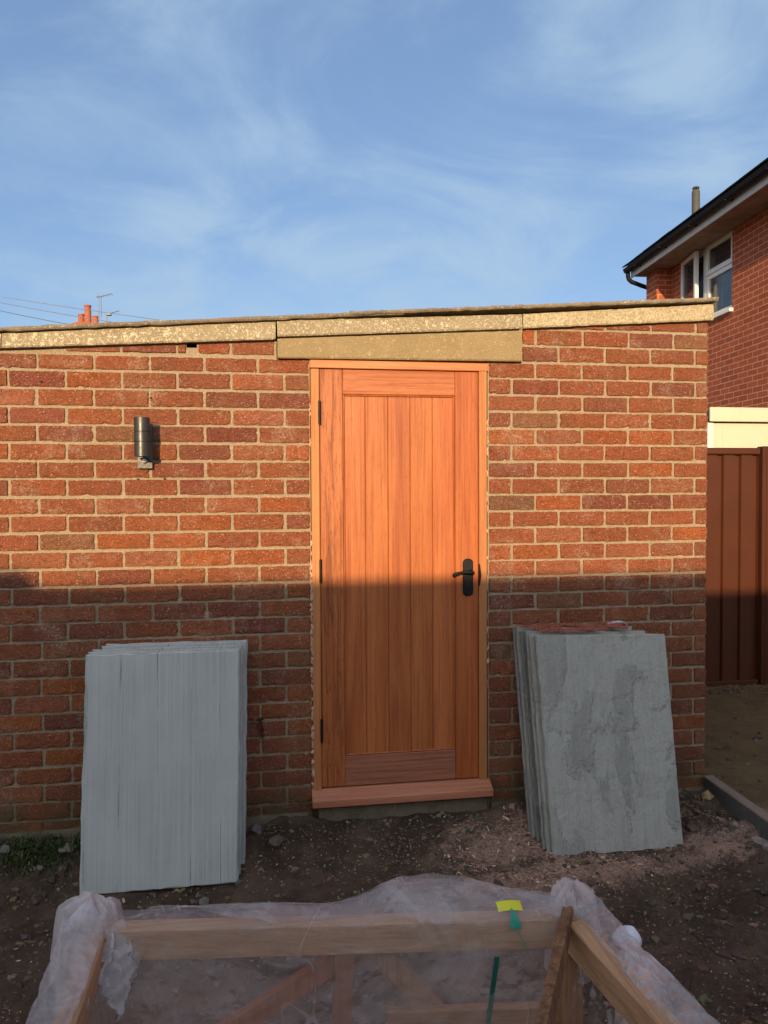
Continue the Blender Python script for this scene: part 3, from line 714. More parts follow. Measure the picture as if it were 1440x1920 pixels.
mb = MB(); mb.box((-.496, -.040, 1.631), (-.465, -.0262, 1.640), .002); mb.build('sensor_hood', BLACK, lamp)

# ------------------------------------------------------------------ leaning slabs
def slab(name, label, group, bl, br, tl, tr, th, mat, seed, tint, amp=.003, step=.005):
    """leaning slab from its front face corners, hand cut edges"""
    bl, br, tl, tr = map(Vector, (bl, br, tl, tr)); ex = (br-bl).normalized(); ez = (tl-bl); nrm = (br-bl).cross(tl-bl).normalized()
    if nrm.y > 0: nrm = -nrm
    cen = (bl+br)/2; root = None
    mb = MB(); mb.cur = tint; nu, nv = 18, 28
    def P(u, v, d):
        p = bl*(1-u)*(1-v)+br*u*(1-v)+tl*(1-u)*v+tr*u*v
        p = p + nrm*(-d)
        eu = min(u, 1-u)*.6; ev = min(v, 1-v)*.9
        return p
    layers = []
    for li, (d, ins) in enumerate(((0, .0035), (.25*th, .0), (.6*th, .001), (th, .004))):
        ring = []
        bd = [(i/nu, 0) for i in range(nu)]+[(1, j/nv) for j in range(nv)]+[(i/nu, 1) for i in range(nu, 0, -1)]+[(0, j/nv) for j in range(nv, 0, -1)]
        for u, v in bd:
            p = P(u, v, d); o = Vector((0, 0, 0))
            k = amp*1.1*fr(u*9, v*13, seed+li*1.7, 1, 5) + (amp*1.8*max(0, nz(u*13, v*15, seed+5)) if li == 0 else 0)
            iu = -1 if u == 0 else (1 if u == 1 else 0); iv = -1 if v == 0 else (1 if v == 1 else 0)
            p += ex*iu*(-ins-k) + ez.normalized()*iv*(-ins-k)
            ring.append(mb.V(p-cen))
        layers.append((ring, bd))
    for (A, _), (B, _) in zip(layers, layers[1:]):
        n = len(A)
        for i in range(n): mb.Fc(A[i], A[(i+1) % n], B[(i+1) % n], B[i])
    # face grids, ring 0 (front) and ring 3 (back)
    for ring, bd, d, sgn in ((layers[0][0], layers[0][1], 0, 1), (layers[3][0], layers[3][1], th, -1)):
        mp = {(round(u*nu), round(v*nv)): r for (u, v), r in zip(bd, ring)}
        for i in range(1, nu):
            for j in range(1, nv):
                u, v = i/nu, j/nv; mp[(i, j)] = mb.V(P(u, v, d+(-.0015*fr(u*3, v*4, seed, 1, 4)*(1 if mat is SLATE else 2))*sgn)-cen)
        for i in range(nu):
            for j in range(nv): mb.Fc(mp[(i, j)], mp[(i+1, j)], mp[(i+1, j+1)], mp[(i, j+1)])
    o = mb.build(name, mat, None, False); o.location = cen
    return tag(o, label, 'paving slab', group)
ordn = ['second', 'third', 'fourth', 'fifth', 'sixth', 'seventh', 'eighth']
# left stack: six slabs
lean = Vector((0, .130, 0))
base = [(-.698, -.338, -.034), (-.106, -.344, -.030)]; tp_ = [(-.690, -.205, .858), (-.094, -.212, .858)]
slab('paving_slab', 'front slate grey slab with sawn vertical lines, leaning on the wall left of the door', 'paving slabs leaning left of the door', base[0], base[1], tp_[0], tp_[1], .023, SLATE, 3, (1, 1, 1), .0038)
offs = [(.004, 0, .012), (.012, .004, .018), (.012, .002, .006), (.030, .010, .020), (.034, .006, .012), (.036, .008, .016)]
for i, (dl, dr_, dz) in enumerate(offs[:6]):
    yo = (i+1)*.0270
    nm = ordn[i]; last = i == 5
    lab = f'{nm} slate slab from the front of the stack left of the door, only its edges showing' if not last else 'rearmost slate slab touching the brick wall behind the stack left of the door'
    dx = (dl*1.3, dl*.55+dr_)
    slab('paving_slab', lab, 'paving slabs leaning left of the door',
         (base[0][0]+dx[0], base[0][1]+yo, base[0][2]+.002*i), (base[1][0]+dx[1], base[1][1]+yo, base[1][2]+.002*i),
         (tp_[0][0]+dx[0], tp_[0][1]+yo, tp_[0][2]+dz-.008), (tp_[1][0]+dx[1], tp_[1][1]+yo, tp_[1][2]+dz-.008), .022, SLATE, 20+i, (R.uniform(.78, .98),)*3, .004)
# right stack: seven riven slabs
base = [(1.163, -.408, .000), (1.735, -.412, -.004)]; tp_ = [(1.158, -.215, .874), (1.752, -.222, .862)]
slab('paving_slab', 'front riven grey sandstone slab with darker blotches, leaning right of the door', 'paving slabs leaning right of the door', base[0], base[1], tp_[0], tp_[1], .026, RIVEN, 5, (1, 1, 1), .003)
for i in range(6):
    yo = (i+1)*.0305; dl = [-.012, -.018, -.004, -.022, -.030, -.036][i]; dr_ = [-.03, -.06, -.05, -.075, -.08, -.09][i]
    nm = ordn[i]
    lab = f'{nm} riven slab from the front of the stack right of the door, split left edge showing' if i < 5 else 'rearmost riven slab against the brick wall in the stack right of the door'
    slab('paving_slab', lab, 'paving slabs leaning right of the door',
         (base[0][0]+dl, base[0][1]+yo, base[0][2]+.003*i), (base[1][0]+dr_, base[1][1]+yo, base[1][2]+.003*i),
         (tp_[0][0]+dl-.004, tp_[0][1]+yo, tp_[0][2]+R.uniform(-.004, .010)), (tp_[1][0]+dr_, tp_[1][1]+yo, tp_[1][2]+R.uniform(-.006, .008)), .0265, RIVEN, 40+i, (R.uniform(.55, 1.0),)*3, .0038)
# brick dust lying on the right stack
mb = MB()
for i in range(4200):
    u = R.random()**.8; v = R.random(); x = 1.14+u*.46; y = -.205+v*.19
    if fr(x*9, y*12, 2, 1, 3) < -.12: continue
    r = R.uniform(.002, .007); z = .880+.006*R.random(); ps = [mb.V((x+r*math.cos(a+R.random())*R.uniform(.6, 1.2), y+r*math.sin(a)*R.uniform(.6, 1.2), z+R.uniform(0, .004))) for a in (0, 1.6, 3.1, 4.7)]
    t = mb.V((x, y, z+R.uniform(.002, .006)))
    for q in range(4): mb.Fc(ps[q], ps[(q+1) % 4], t)
tag(mb.build('brick_dust', m_plain('brick dust', (.42, .14, .09), .95, .1, 0, .3, 80, .002)), 'red brick dust lying along the top of the right slab stack', 'dust', kind='stuff')
mb = MB(); mb.grid(lambda u, v: (1.555+.085*u+.01*nz(v*3, u), -.065+.05*v, .884+.010*abs(nz(u*4, v*4, 2))+.004*u), 10, 6)
tag(mb.build('paper_scrap', m_plain('white scrap', (.62, .62, .66), .6), None, True), 'small white scrap lying on top of the right slab stack by the wall', 'scrap')

# ------------------------------------------------------------------ stones and clods
def rock(px, py, size, label, col, flat=.7, seed=0, z=None):
    zz = -.02
    p = G(px, py, zz)
    for _ in range(6): p = G(px, py, gh(p.x, p.y)+size*.2)
    mb = MB(); import bmesh
    bm = bmesh.new(); bmesh.ops.create_icosphere(bm, subdivisions=3, radius=1)
    ax_ = (R.uniform(.85, 1.2), R.uniform(.7, 1.0), flat); ra = R.uniform(0, 3)
    for v in bm.verts:
        d = v.co.copy(); k = 1+.38*noise.noise(d*1.1+Vector((seed*3.1, 0, 0)))+.14*noise.noise(d*3+Vector((0, seed, 0)))+.05*noise.noise(d*8)
        # flatten into facets
        for q in range(5):
            nn = Vector((math.sin(q*2.4+seed), math.cos(q*1.7+seed*2), math.sin(q+seed*1.3))).normalized(); s_ = (d*k).dot(nn)
            if s_ > .72: d = (d*k-nn*(s_-.72)); k = 1
        q = d*k*size; v.co = Vector((q.x*ax_[0]*math.cos(ra)-q.y*ax_[1]*math.sin(ra), q.x*ax_[0]*math.sin(ra)+q.y*ax_[1]*math.cos(ra), q.z*ax_[2]))
    me = bpy.data.meshes.new('stone'); bm.to_mesh(me); bm.free()
    kk = m_plain('stone '+str(seed), col, .9, .2, 0, .4, 40, .003); me.materials.append(kk)
    o = bpy.data.objects.new('stone', me); C.objects.link(o); o.location = (p.x, p.y, gh(p.x, p.y)+size*flat*.35)
    return tag(o, label, 'stone')
GR = (.20, .175, .155); PK = (.36, .23, .18); DK = (.09, .07, .055)
for i, r_ in enumerate([
    (129, 1621, .034, 'pale flat stone touching the lower left edge of the left slab stack', (.26, .22, .18), .55),
    (76, 1632, .020, 'small pale stone at the front of the grass tuft', (.25, .22, .19), .6),
    (8, 1610, .030, 'grey stone at the left border, beside the grass tuft', GR, .6),
    (62, 1632, .012, 'tiny pale stone just left of a bigger one before the grass tuft', (.28, .24, .2), .8),
    (98, 1652, .022, 'dark clod of earth in front of the pale stones at left', DK, .7),
    (480, 1583, .028, 'tall grey stone right beside the left slab stack', (.17, .15, .14), .9),
    (505, 1565, .024, 'grey stone between the left slab stack and the door sill', GR, .8),
    (518, 1612, .028, 'brown pointed stone on bare soil right of the left slab stack', (.15, .115, .09), .8),
    (450, 1657, .022, 'brown stone at the lower right corner of the left front slab', (.13, .105, .09), .8),
    (371, 1681, .014, 'smaller of two stones below the left front slab', (.17, .14, .12), .8),
    (384, 1690, .020, 'larger of two stones below the left front slab', (.20, .17, .14), .7),
    (731, 1525, .026, 'rounded grey stone under the middle of the door sill', GR, .8),
    (616, 1546, .019, 'light stone below the left end of the door sill', (.24, .2, .18), .7),
    (604, 1558, .014, 'small light stone a hand in front of the sill left end', (.26, .21, .19), .7),
    (642, 1535, .022, 'dull brown stone against the step, left of centre', (.13, .105, .085), .8),
    (961, 1541, .021, 'pinkish stone in the dust left of the right slab stack', (.38, .24, .19), .7),
    (978, 1546, .013, 'small pinkish stone touching the left edge of the right slab stack', (.36, .23, .18), .8),
    (1326, 1493, .034, 'yellowish broken stone at the garage corner beside the kerb', (.42, .31, .16), .8),
    (1378, 1550, .022, 'round pale stone leaning on the kerb face', (.27, .23, .18), .9),
    (1423, 1577, .030, 'angular pinkish stone beside the kerb at the right border', (.30, .235, .21), .6),
    (1437, 1589, .022, 'rounded pinkish stone at the right border below the kerb', (.32, .25, .22), .7),
    (1298, 1555, .030, 'flat brown stone behind the lower right corner of the right slab', (.17, .115, .085), .4),
    (1347, 1750, .018, 'dark lump of earth lying alone on the soil at right', DK, .5),
    (1258, 1722, .020, 'dark lump of earth below the right front slab', DK, .5),
    (1435, 1668, .030, 'dark clod of earth at the right border', DK, .5)]): rock(*r_, seed=i+1)

def scatter(name, label, cat, n, region, size, cols, flat, fn=None, seed=1, rough=.9):
    rr = random.Random(seed); mb = MB()
    ico = [(0, 0, 1), (.89, 0, .45), (.28, .85, .45), (-.72, .53, .45), (-.72, -.53, .45), (.28, -.85, .45), (.72, .53, -.45), (-.28, .85, -.45), (-.89, 0, -.45), (-.28, -.85, -.45), (.72, -.53, -.45), (0, 0, -1)]
    fc = [(0, 1, 2), (0, 2, 3), (0, 3, 4), (0, 4, 5), (0, 5, 1), (1, 6, 2), (2, 7, 3), (3, 8, 4), (4, 9, 5), (5, 10, 1), (2, 6, 7), (3, 7, 8), (4, 8, 9), (5, 9, 10), (1, 10, 6), (6, 11, 7), (7, 11, 8), (8, 11, 9), (9, 11, 10), (10, 11, 6)]
    c = 0
    while c < n:
        x = rr.uniform(region[0], region[1]); y = rr.uniform(region[2], region[3])
        if fn and rr.random() > fn(x, y): continue
        c += 1; s_ = size[0]*(size[1]/size[0])**(rr.random()**2.2); mb.cur = tuple(v*rr.uniform(.75, 1.15) for v in rr.choice(cols))
        z = gh(x, y); a = rr.uniform(0, 6.3); ca, sa = math.cos(a), math.sin(a); st = rr.uniform(.6, 1.5)
        i0 = len(mb.v)
        for p in ico:
            k = s_*rr.uniform(.65, 1.25); X, Y = p[0]*k*st, p[1]*k/st
            mb.V((x+X*ca-Y*sa, y+X*sa+Y*ca, z+p[2]*k*flat+s_*flat*.25))
        for f in fc: mb.Fc(*[i0+q for q in f])
    k = Mat(name+' material', rough, spec=.2); k.color(k.mix(k.ramp(k.noise(150, 3), .3, .7, 0, .5), k.attr(), k.mix(1.0, k.attr(), (.6, .6, .6), 'MULTIPLY'))); k.bump(k.noise(200, 3), .002)
    return tag(mb.build(name, k.m), label, cat, kind='stuff')
def inside_ok(x, y):
    if y > -.03 and x < 2.1: return 0
    return 1
def near_wall(x, y):
    if not inside_ok(x, y) or (x > edge_x(y)-.02): return 0
    w_ = math.exp(-((y+.10)/.10)**2) if x < .9 else .0
    right = 1.0*math.exp(-((x-1.92)/.12)**2)*math.exp(-((y+.25)/.2)**2)
    return min(1, .035+.9*w_*(.5+.5*nz(x*4, y*4))+right)
scatter('gravel', 'small stones and brick bits strewn along the wall foot', 'gravel', 700, (-1.5, 2.05, -1.6, -.03), (.003, .014), [(.17, .14, .12), (.24, .19, .16), (.12, .09, .07), (.30, .18, .13)], .7, near_wall, 3)
def clodf(x, y):
    if not inside_ok(x, y): return 0
    if x > edge_x(y)-.01:
        return .9 if (1.40 < y < 1.62 and x > 2.1) else (.12 if x > edge_x(y)+.06 else 0)
    return .25+.6*max(0, nz(x*2.5, y*2.5, 4))+.6*math.exp(-((x-1.9)/.15)**2)*math.exp(-((y+.2)/.2)**2)
scatter('soil_clods', 'loose crumbs of brown earth on the ground', 'soil', 7000, (-1.5, 3.6, -2.0, 1.66), (.003, .017), [(.15, .10, .07), (.10, .068, .048), (.19, .13, .09)], .6, clodf, 5, .97)
def chipf(x, y):
    if not inside_ok(x, y) or x > edge_x(y)-.02: return 0
    k = .035
    for cx, cy, rx, ry, a_ in ((1.05, -.26, .20, .13, 1), (1.15, -.52, .38, .12, .9), (.85, -.30, .22, .12, .5), (1.9, -.42, .17, .1, .6), (.35, -.2, .5, .12, .12)):
        k += a_*math.exp(-((x-cx)/rx)**2-((y-cy)/ry)**2)
    return min(1, k*(.55+.9*max(0, .4+fr(x*7, y*7, 3, 1, 3))))
rr = random.Random(9); mb = MB(); c = 0
while c < 15000:
    x = rr.uniform(-1.4, 2.05); y = rr.uniform(-2.0, -.04)
    if rr.random() > chipf(x, y): continue
    c += 1; L_ = rr.uniform(.0012, .0036) if rr.random() < .985 else rr.uniform(.005, .012); wd = L_*rr.uniform(.25, .7); a = rr.uniform(0, 6.3); ti = rr.uniform(-.5, .5)
    mb.cur = rr.choice([(.58, .37, .28), (.50, .29, .21), (.62, .46, .35), (.36, .18, .12), (.52, .41, .30)]); z = gh(x, y)+.002+abs(ti)*L_
    d = Vector((math.cos(a)*L_, math.sin(a)*L_, ti*L_)); s_ = Vector((-math.sin(a)*wd, math.cos(a)*wd, rr.uniform(-.3, .3)*wd)); p = Vector((x, y, z))
    q = [mb.V(p-d-s_*.6), mb.V(p+d*.8-s_), mb.V(p+d+s_*.7), mb.V(p-d*.7+s_)]; t = mb.V(p+Vector((0, 0, wd*.6)))
    for i in range(4): mb.Fc(q[i], q[(i+1) % 4], t)
k = Mat('wood chips', .9, spec=.2); k.color(k.attr()); tag(mb.build('wood_chips', k.m), 'pinkish sawdust and shavings scattered before the door and slabs', 'sawdust', kind='stuff')
def bigf(x, y):
    if not inside_ok(x, y) or x > edge_x(y)-.05: return 0
    return min(1, .05+.9*math.exp(-((x-1.35)/.35)**2-((y+.75)/.18)**2)+.8*math.exp(-((x-1.95)/.1)**2-((y+.2)/.14)**2)+.3*math.exp(-((y+.1)/.08)**2)*(x < 1)+(.3 if x > 1.2 and y < -.9 else 0))
scatter('earth_clods', 'larger broken clods of dark earth lying on the soil', 'soil', 330, (-1.4, 2.03, -1.9, -.04), (.008, .026), [(.12, .08, .057), (.085, .056, .04), (.16, .11, .078)], .5, bigf, 15, .97)
# grass tuft at the wall foot
rr = random.Random(4); mb = MB()
for i in range(1300):
    x = -.90+rr.gauss(0, .09); y = -.115+rr.gauss(0, .045)
    if x > -.70 or x < -1.2 or y > -.03: continue
    z = gh(x, y); a = rr.uniform(0, 6.3); h = rr.uniform(.012, .04)*(1 if rr.random() < .93 else 1.6); b = rr.uniform(.2, 1.3); wd = rr.uniform(.0012, .0042)
    d = Vector((math.cos(a), math.sin(a), 0)); s_ = Vector((-d.y, d.x, 0))*wd; f_ = rr.uniform(.6, 1.3); mb.cur = (.05*f_, .075*f_, .025*f_) if rr.random() < .85 else (.16*f_, .12*f_, .06*f_)
    p = Vector((x, y, z)); q = p+d*h*b*.5+Vector((0, 0, h*.7)); t = p+d*h*b+Vector((0, 0, h*.8))
    v = [mb.V(p-s_*.6), mb.V(p+s_*.6), mb.V(q+s_), mb.V(q-s_), mb.V(t)]; mb.Fc(v[0], v[1], v[2], v[3]); mb.Fc(v[3], v[2], v[4])
k = Mat('grass', .6, spec=.3); k.color(k.attr()); tag(mb.build('grass', k.m), 'low green grass tuft at the wall foot left of the slab stack', 'grass', kind='stuff')
# twigs
for (a, b, lab) in (((1288, 1750), (1378, 1802), 'thin dark root lying on the soil at right'), ((1262, 1688), (1250, 1700), 'short dark twig on the soil below the right slab')):
    p, q = G(*a, -.04), G(*b, -.04); mb = MB(); mb.tube([(p.x+(q.x-p.x)*t/8, p.y+(q.y-p.y)*t/8+.004*nz(t, 1), gh(p.x+(q.x-p.x)*t/8, p.y+(q.y-p.y)*t/8)+.004) for t in range(9)], .0022, 6)
    tag(mb.build('twig', m_plain('dark twig', (.05, .035, .025), .9), None, True), lab, 'twig')

# ------------------------------------------------------------------ crate
FLc, FRc = Vector((-.405, -1.505, .5)), Vector((.735, -1.640, .5)); NL, NR = Vector((-.390, -2.62, .5)), Vector((.835, -2.70, .5))
crate = thing('timber_crate', 'open pine packing crate in the foreground, wrapped in torn polythene', 'crate', (.2, -2.1, -.04))
def cb(name, p, q, w_, h, mat, upv=(0, 0, 1), tint=(1, 1, 1), bev=.003):
    mb = MB(); mb.cur = tint; mb.beam(p, q, w_, h, bev, upv); return mb.build(name, mat, crate)
Z = Vector((0, 0, 1)); hr = .072
cb('top_rail', FLc+Vector((.0, -.024, -hr/2)), FRc+Vector((0, -.024, -hr/2)), .046, hr, PINE['X'])
cb('top_rail', FLc+Vector((.024, -.05, -hr/2-.0)), NL+Vector((.024, 0, -hr/2)), .046, hr, PINE['Y'], tint=(.95, .92, .9))
cb('top_rail', FRc+Vector((-.024, -.05, -hr/2)), NR+Vector((-.024, 0, -hr/2)), .046, hr, PINE['Y'], tint=(1.1, 1.05, 1.0))
cb('top_rail', NL+Vector((.05, .024, -hr/2)), NR+Vector((-.05, .024, -hr/2)), .046, hr, PINE['X'])
def between(a, b, t, z): p = a.lerp(b, t); return Vector((p.x, p.y, z))
for (a, b) in ((FLc, FRc), (NL, NR), (FLc, NL), (FRc, NR)):
    axn = 'X' if abs((b-a).x) > .5 else 'Y'
    cb('bottom_rail', between(a, b, .03, .0), between(a, b, .97, .0), .04, .07, PINE[axn])
for c_, dx, dy in ((FLc, .03, -.03), (FRc, -.03, -.03), (NL, .03, .03), (NR, -.03, .03)):
    p = Vector((c_.x+dx, c_.y+dy, 0)); cb('corner_post', p+Z*.036, p+Z*(.5-hr-.001), .05, .05, PINE['Z'], (1, 0, 0), (.85, .8, .78))
# far panel: upright, two diagonals, mid rail
def fp(t, z, dy=0): p = between(FLc, FRc, t, z); p.y += -.026+dy; return p
cb('upright', fp(.515, .427), fp(.50, .04), .046, .026, REDW, (0, 1, 0))
cb('brace', fp(.555, .425, .028), fp(.20, .17, .028), .052, .024, REDW, (0, 1, 0), (1.15, 1.0, .9))
cb('brace', fp(.575, .425, .028), fp(.80, .13, .028), .05, .024, PINE['Z'], (0, 1, 0), (.75, .72, .7))
cb('mid_rail', fp(.60, .262, .002), fp(.98, .262, .002), .045, .024, PINE['X'], (0, 1, 0), (.8, .72, .66))
for i in range(6):
    t = .08+.168*i; a = FLc.lerp(FRc, t); b = NL.lerp(NR, t); cb('floor_board', Vector((a.x, a.y-.05, .046)), Vector((b.x, b.y+.05, .046)), .09, .018, PINE['Y'], tint=(.6, .55, .52))
# timber offcut in the corner
top_ = Vector((.705, -1.665, .505)); bot = D(1002, 2010, 1.36)
mb = MB(); n = 22; dd = (bot-top_).normalized(); sdv = dd.cross(Vector((0, 1, 0))).normalized(); u_ = sdv.cross(dd); rings = []
prof = [(-1, -1), (-.3, -1.05), (.4, -.95), (1, -1), (1.03, 0), (.97, 1), (.3, 1.03), (-.4, .97), (-1, 1), (-1.02, 0)]
for i in range(n+1):
    p = top_.lerp(bot, i/n); wd = .015+.010*i/n; ch = .0022*nz(i*.9, 1, 4)
    rings.append([mb.V(p+sdv*(a_*wd*(1+.06*nz(i*.5, a_*2, b_*2))+ch)+u_*(b_*.011+.001*nz(i*.7, a_*3, 2))) for a_, b_ in prof])
m_ = len(prof)
for A, B in zip(rings, rings[1:]):
    for t in range(m_): mb.Fc(A[t], A[(t+1) % m_], B[(t+1) % m_], B[t])
mb.Fc(*rings[0]); mb.Fc(*rings[-1][::-1])
tag(mb.build('timber_post', OLDW, None, True), 'rough dark brown board leaning inside the right corner of the crate', 'timber')
# green strap and yellow tag
mb = MB(); p, q = fp(.815, .43, -.045), fp(.775, .10, -.045); mb.beam(p, q, .012, .003, .0008, (0, 1, 0))
tag(mb.build('strap', m_plain('teal strap', (.015, .11, .085), .4)), 'dark green packing strap hanging down inside the crate', 'strap')
tg = thing('paper_tag', 'yellow paper tag with a green tie on the far crate rail', 'tag', tuple(fp(.80, .50)))
c0 = G(957, 1706, .512)
mb = MB(); 
def tagpt(u, v): return (c0.x-.032+.058*u, c0.y+.012-.022*v-.004*u, .527-.012*v+.003*math.sin(u*3))
mb.grid(tagpt, 8, 3); mb.build('card', m_plain('yellow card', (.72, .66, .03), .6), tg, True)
mb = MB()
for t in range(9):
    a = -.6+t*.15; mb.tube([(c0.x-.002, c0.y-.012, .522), (c0.x+.012*a, c0.y-.030, .510), (c0.x+.022*a, c0.y-.038, .487+.004*abs(a))], .0016, 5)
mb.tube([(c0.x, c0.y-.02, .505), (c0.x+.012, c0.y-.03, .47), (c0.x+.03, c0.y-.04, .43)], .0012, 5)
mb.build('tie', m_plain('green tie', (.02, .30, .22), .5), tg, True)

# ------------------------------------------------------------------ polythene
pl = MB(); rdir = (FRc-FLc); rl = rdir.length; rdir.normalize(); rin = Vector((rdir.y, -rdir.x, 0))   # toward the camera
if rin.y > 0: rin = -rin
def wr(p, a, s_=10): return a*(1-2*abs(fr(p.x, p.y, p.z, s_, 4)))
def top_film(u, v):
    # v: 0 outside low .. .42 outer top edge .. .55 inner edge .. 1 deep inside
    s_ = (-.01+1.0*u)*rl; P = FLc+rdir*s_
    hump = math.exp(-((u-.66)/(.09 if u < .66 else .24))**2)
    if v < .36: k = v/.36; off, z = -.034-.02*(1-k), .5-.30*(1-k)
    elif v < .46: k = (v-.36)/.10; off, z = -.034+.02*k, .5+.012*math.sin(k*math.pi/2)+hump*.030*math.sin(k*math.pi*.5)
    elif v < .54: k = (v-.46)/.08; off, z = -.014+.066*k, .512-.004*k+hump*.030*(1-k)**1.5
    else: k = (v-.54)/.46; off, z = .052+.040*k+.03*k*k, .508-.42*k
    if v < .46: off -= hump*.05*(v/.46)
    p = P+rin*off; p.z = z
    am = .006 if v < .54 else .005
    d = fr(p.x*.6, p.y*2, p.z*1.2, 7, 2); p += rin*am*d*1.5; p.z += (.004+.012*hump)*fr(p.x*.5, 3, v*5, 9, 3)*(1 if v < .6 else .2)
    return p
def clip_right(u, v): return top_film(u*(.985 if v < .56 else .985-.10*min(1, (v-.56)/.3)), v)
pl.grid(clip_right, 150, 60)
# second loose layer over the right half of the far rail
pl.m = 2
def lay2(u, v):
    ta = min(1, u*3.2+.02); vv = .40+.10*(v-.5)*2*ta*(1+.35*nz(u*9, 2))+.05*ta*v
    p = top_film(.12+.86*u, vv); p.z += .004+.010*abs(nz(u*4, v*4, 2)); p += rin*(.005*nz(u*7, v*6, 7)); return p
pl.grid(lay2, 120, 26)
def sheath(a, b, side, up_, rin_, seed, hw=.050, n=70, m_=28, flare=.0, drop=.12):
    """bunched film wrapped over a rail from a to b; side = outward direction"""
    def fn(u, v):
        c = a.lerp(b, u); ang = (v-.5)*2
        # profile: outer drop, round over, inner drop
        if abs(ang) < .45: t = ang/.45; off = -hw*t; z = up_*(1-.35*t*t)
        else:
            t = (abs(ang)-.45)/.55; off = -hw*(1 if ang > 0 else -1)*(1.0+.15*t); z = up_*.65-(drop if ang < 0 else rin_)*t
        k = fr(u*2.5+seed, v*3.2, seed, 1, 3); k2 = abs(fr(u*4+seed+v*1.5, v*7, seed+3, 1, 3)); k3 = fr(u*26, v*6+u*8, seed, 1, 3)
        p = c+side*(off+.016*k+.004*k3); p.z = .5+z+.016*k2+.008*k+.003*k3
        return p
    pl.m = 1; pl.grid(fn, n, m_)
OUTL, OUTR = Vector((-1, 0, 0)), Vector((1, 0, 0))
sheath(FLc+Vector((-.012, .035, 0)), NL+Vector((-.012, 0, 0)), OUTL, .014, .075, 1.3, .044, 90, 34, drop=.20)
sheath(FRc+Vector((.014, .04, 0)), NR+Vector((.012, 0, 0)), OUTR, .016, .03, 6.1, .036, 90, 34, drop=.22)
# crumpled peaks on both corners
def crump(c, rx, ry, h, seed, n=46, mat=1):
    pl.m = mat
    def fn(u, v):
        a = u*2*math.pi; r = v**.8
        pleat = 1-abs(nz(math.cos(a)*2.6+r*.5, math.sin(a)*2.6, seed))*2.6; kk = nz(math.cos(a)*4+r*2.2, math.sin(a)*4, seed+4)
        x = c.x+rx*r*math.cos(a)*(1+.35*kk); y = c.y+ry*r*math.sin(a)*(1+.3*kk)
        z = c.z+h*(1-r**1.3)*(.35+.75*pleat)+h*.35*pleat*r*(1-r)*2-.16*max(0, r-.72)/.28+.010*kk*r+.006*nz(x*60, y*60, seed)
        return Vector((x, y, z))
    pl.grid(fn, n, 22)
crump(FLc+Vector((.005, -.0, .012)), .088, .075, .050, 2.2)
crump(FRc+Vector((-.005, .006, .012)), .066, .062, .048, 5.9)
crump(FRc+Vector((.065, -.17, -.06)), .040, .05, .045, 8.4)
# a torn flap hanging inside the left corner, and a loose veil across the right corner
pl.m = 1
def flap(u, v):
    p = FLc+Vector((.045+.085*v*(1-.5*u), -.05-.10*u, .008-.11*u*(.6+.4*v)-.05*v*v)); k = fr(u*3, v*3, 12, 1.2, 4); p.z += .018*k; p.y += .015*k; p.x += .02*fr(u*5, v*4, 2, 1, 3); return p
pl.grid(flap, 40, 22)
pl.m = 0
def inner_left(u, v):
    p = FLc.lerp(NL, .03+.97*u)+Vector((.058+.03*v, 0, -.03-.42*v)); p.x += .012*fr(u*6, v*4, 3, 1, 4); return p
pl.grid(inner_left, 60, 30)
def inner_right(u, v):
    p = FRc.lerp(NR, .12+.88*u)+Vector((-.06-.10*v, 0, -.055-.42*v)); p.x += .016*fr(u*5, v*3, 8, 1, 4); return p
pl.grid(inner_right, 60, 30)
po = pl.build('plastic_sheet', [FILM, FILM2, FILM3], None, True)
tag(po, 'crumpled translucent polythene wrapped over the rims of the foreground crate', 'plastic sheet')

# white lump of foam wrap outside the right corner
c0 = G(1176, 1752, .47); mb = MB()
mb.grid(lambda u, v: (c0.x+.030*math.sin(v*math.pi)*math.cos(u*2*math.pi)*(1+.3*nz(u*4, v*3, 1)), c0.y+.030*math.sin(v*math.pi)*math.sin(u*2*math.pi), c0.z-.012+.030*math.cos(v*math.pi)*(1+.3*nz(u*3, v*4, 5))), 22, 12)
tag(mb.build('foam_wrap', m_plain('white foam wrap', (.72, .70, .74), .5, .4, 0, .1, 30, .002), None, True), 'small white lump of foam wrap outside the right corner of the crate', 'foam wrap')

# ------------------------------------------------------------------ brown steel fence
fn_ = thing('steel_fence', 'brown ribbed steel fence panel and post behind the right end of the garage', 'fence', (3.0, 1.6, .1))
mb = MB(); x = 2.13; pitch = .135; pts = []
while x < 3.470:
    for dx, dy in ((0, 0), (.078, 0), (.086, .020), (.121, .020), (.129, 0)): 
        if x+dx < 3.474: pts.append((x+dx, 1.6+dy))
    x += pitch
for a, b in zip(pts, pts[1:]):
    q = [mb.V(p) for p in ((a[0], a[1], .14), (b[0], b[1], .14), (b[0], b[1], 1.76), (a[0], a[1], 1.76))]; mb.Fc(*q)
mb.build('panel', STEELB, fn_)
box('rail', (2.12, 1.578, 1.738), (3.474, 1.634, 1.786), STEELB, fn_, .008); box('rail', (2.12, 1.584, .108), (3.474, 1.63, .142), STEELB, fn_, .005)
for px_ in (3.482, 4.92): 
    mb = MB(); mb.box((px_, 1.565, .05), (px_+.075, 1.64, 1.797), .006); mb.box((px_+.025, 1.561, .05), (px_+.05, 1.566, 1.796), .001); mb.build('post', STEELB, fn_)
mb = MB(); x = 3.562; pts = []
while x < 4.90:
    for dx, dy in ((0, 0), (.078, 0), (.086, .020), (.121, .020), (.129, 0)):
        if x+dx < 4.915: pts.append((x+dx, 1.6+dy))
    x += pitch
for a, b in zip(pts, pts[1:]):
    q = [mb.V(p) for p in ((a[0], a[1], .14), (b[0], b[1], .14), (b[0], b[1], 1.76), (a[0], a[1], 1.76))]; mb.Fc(*q)
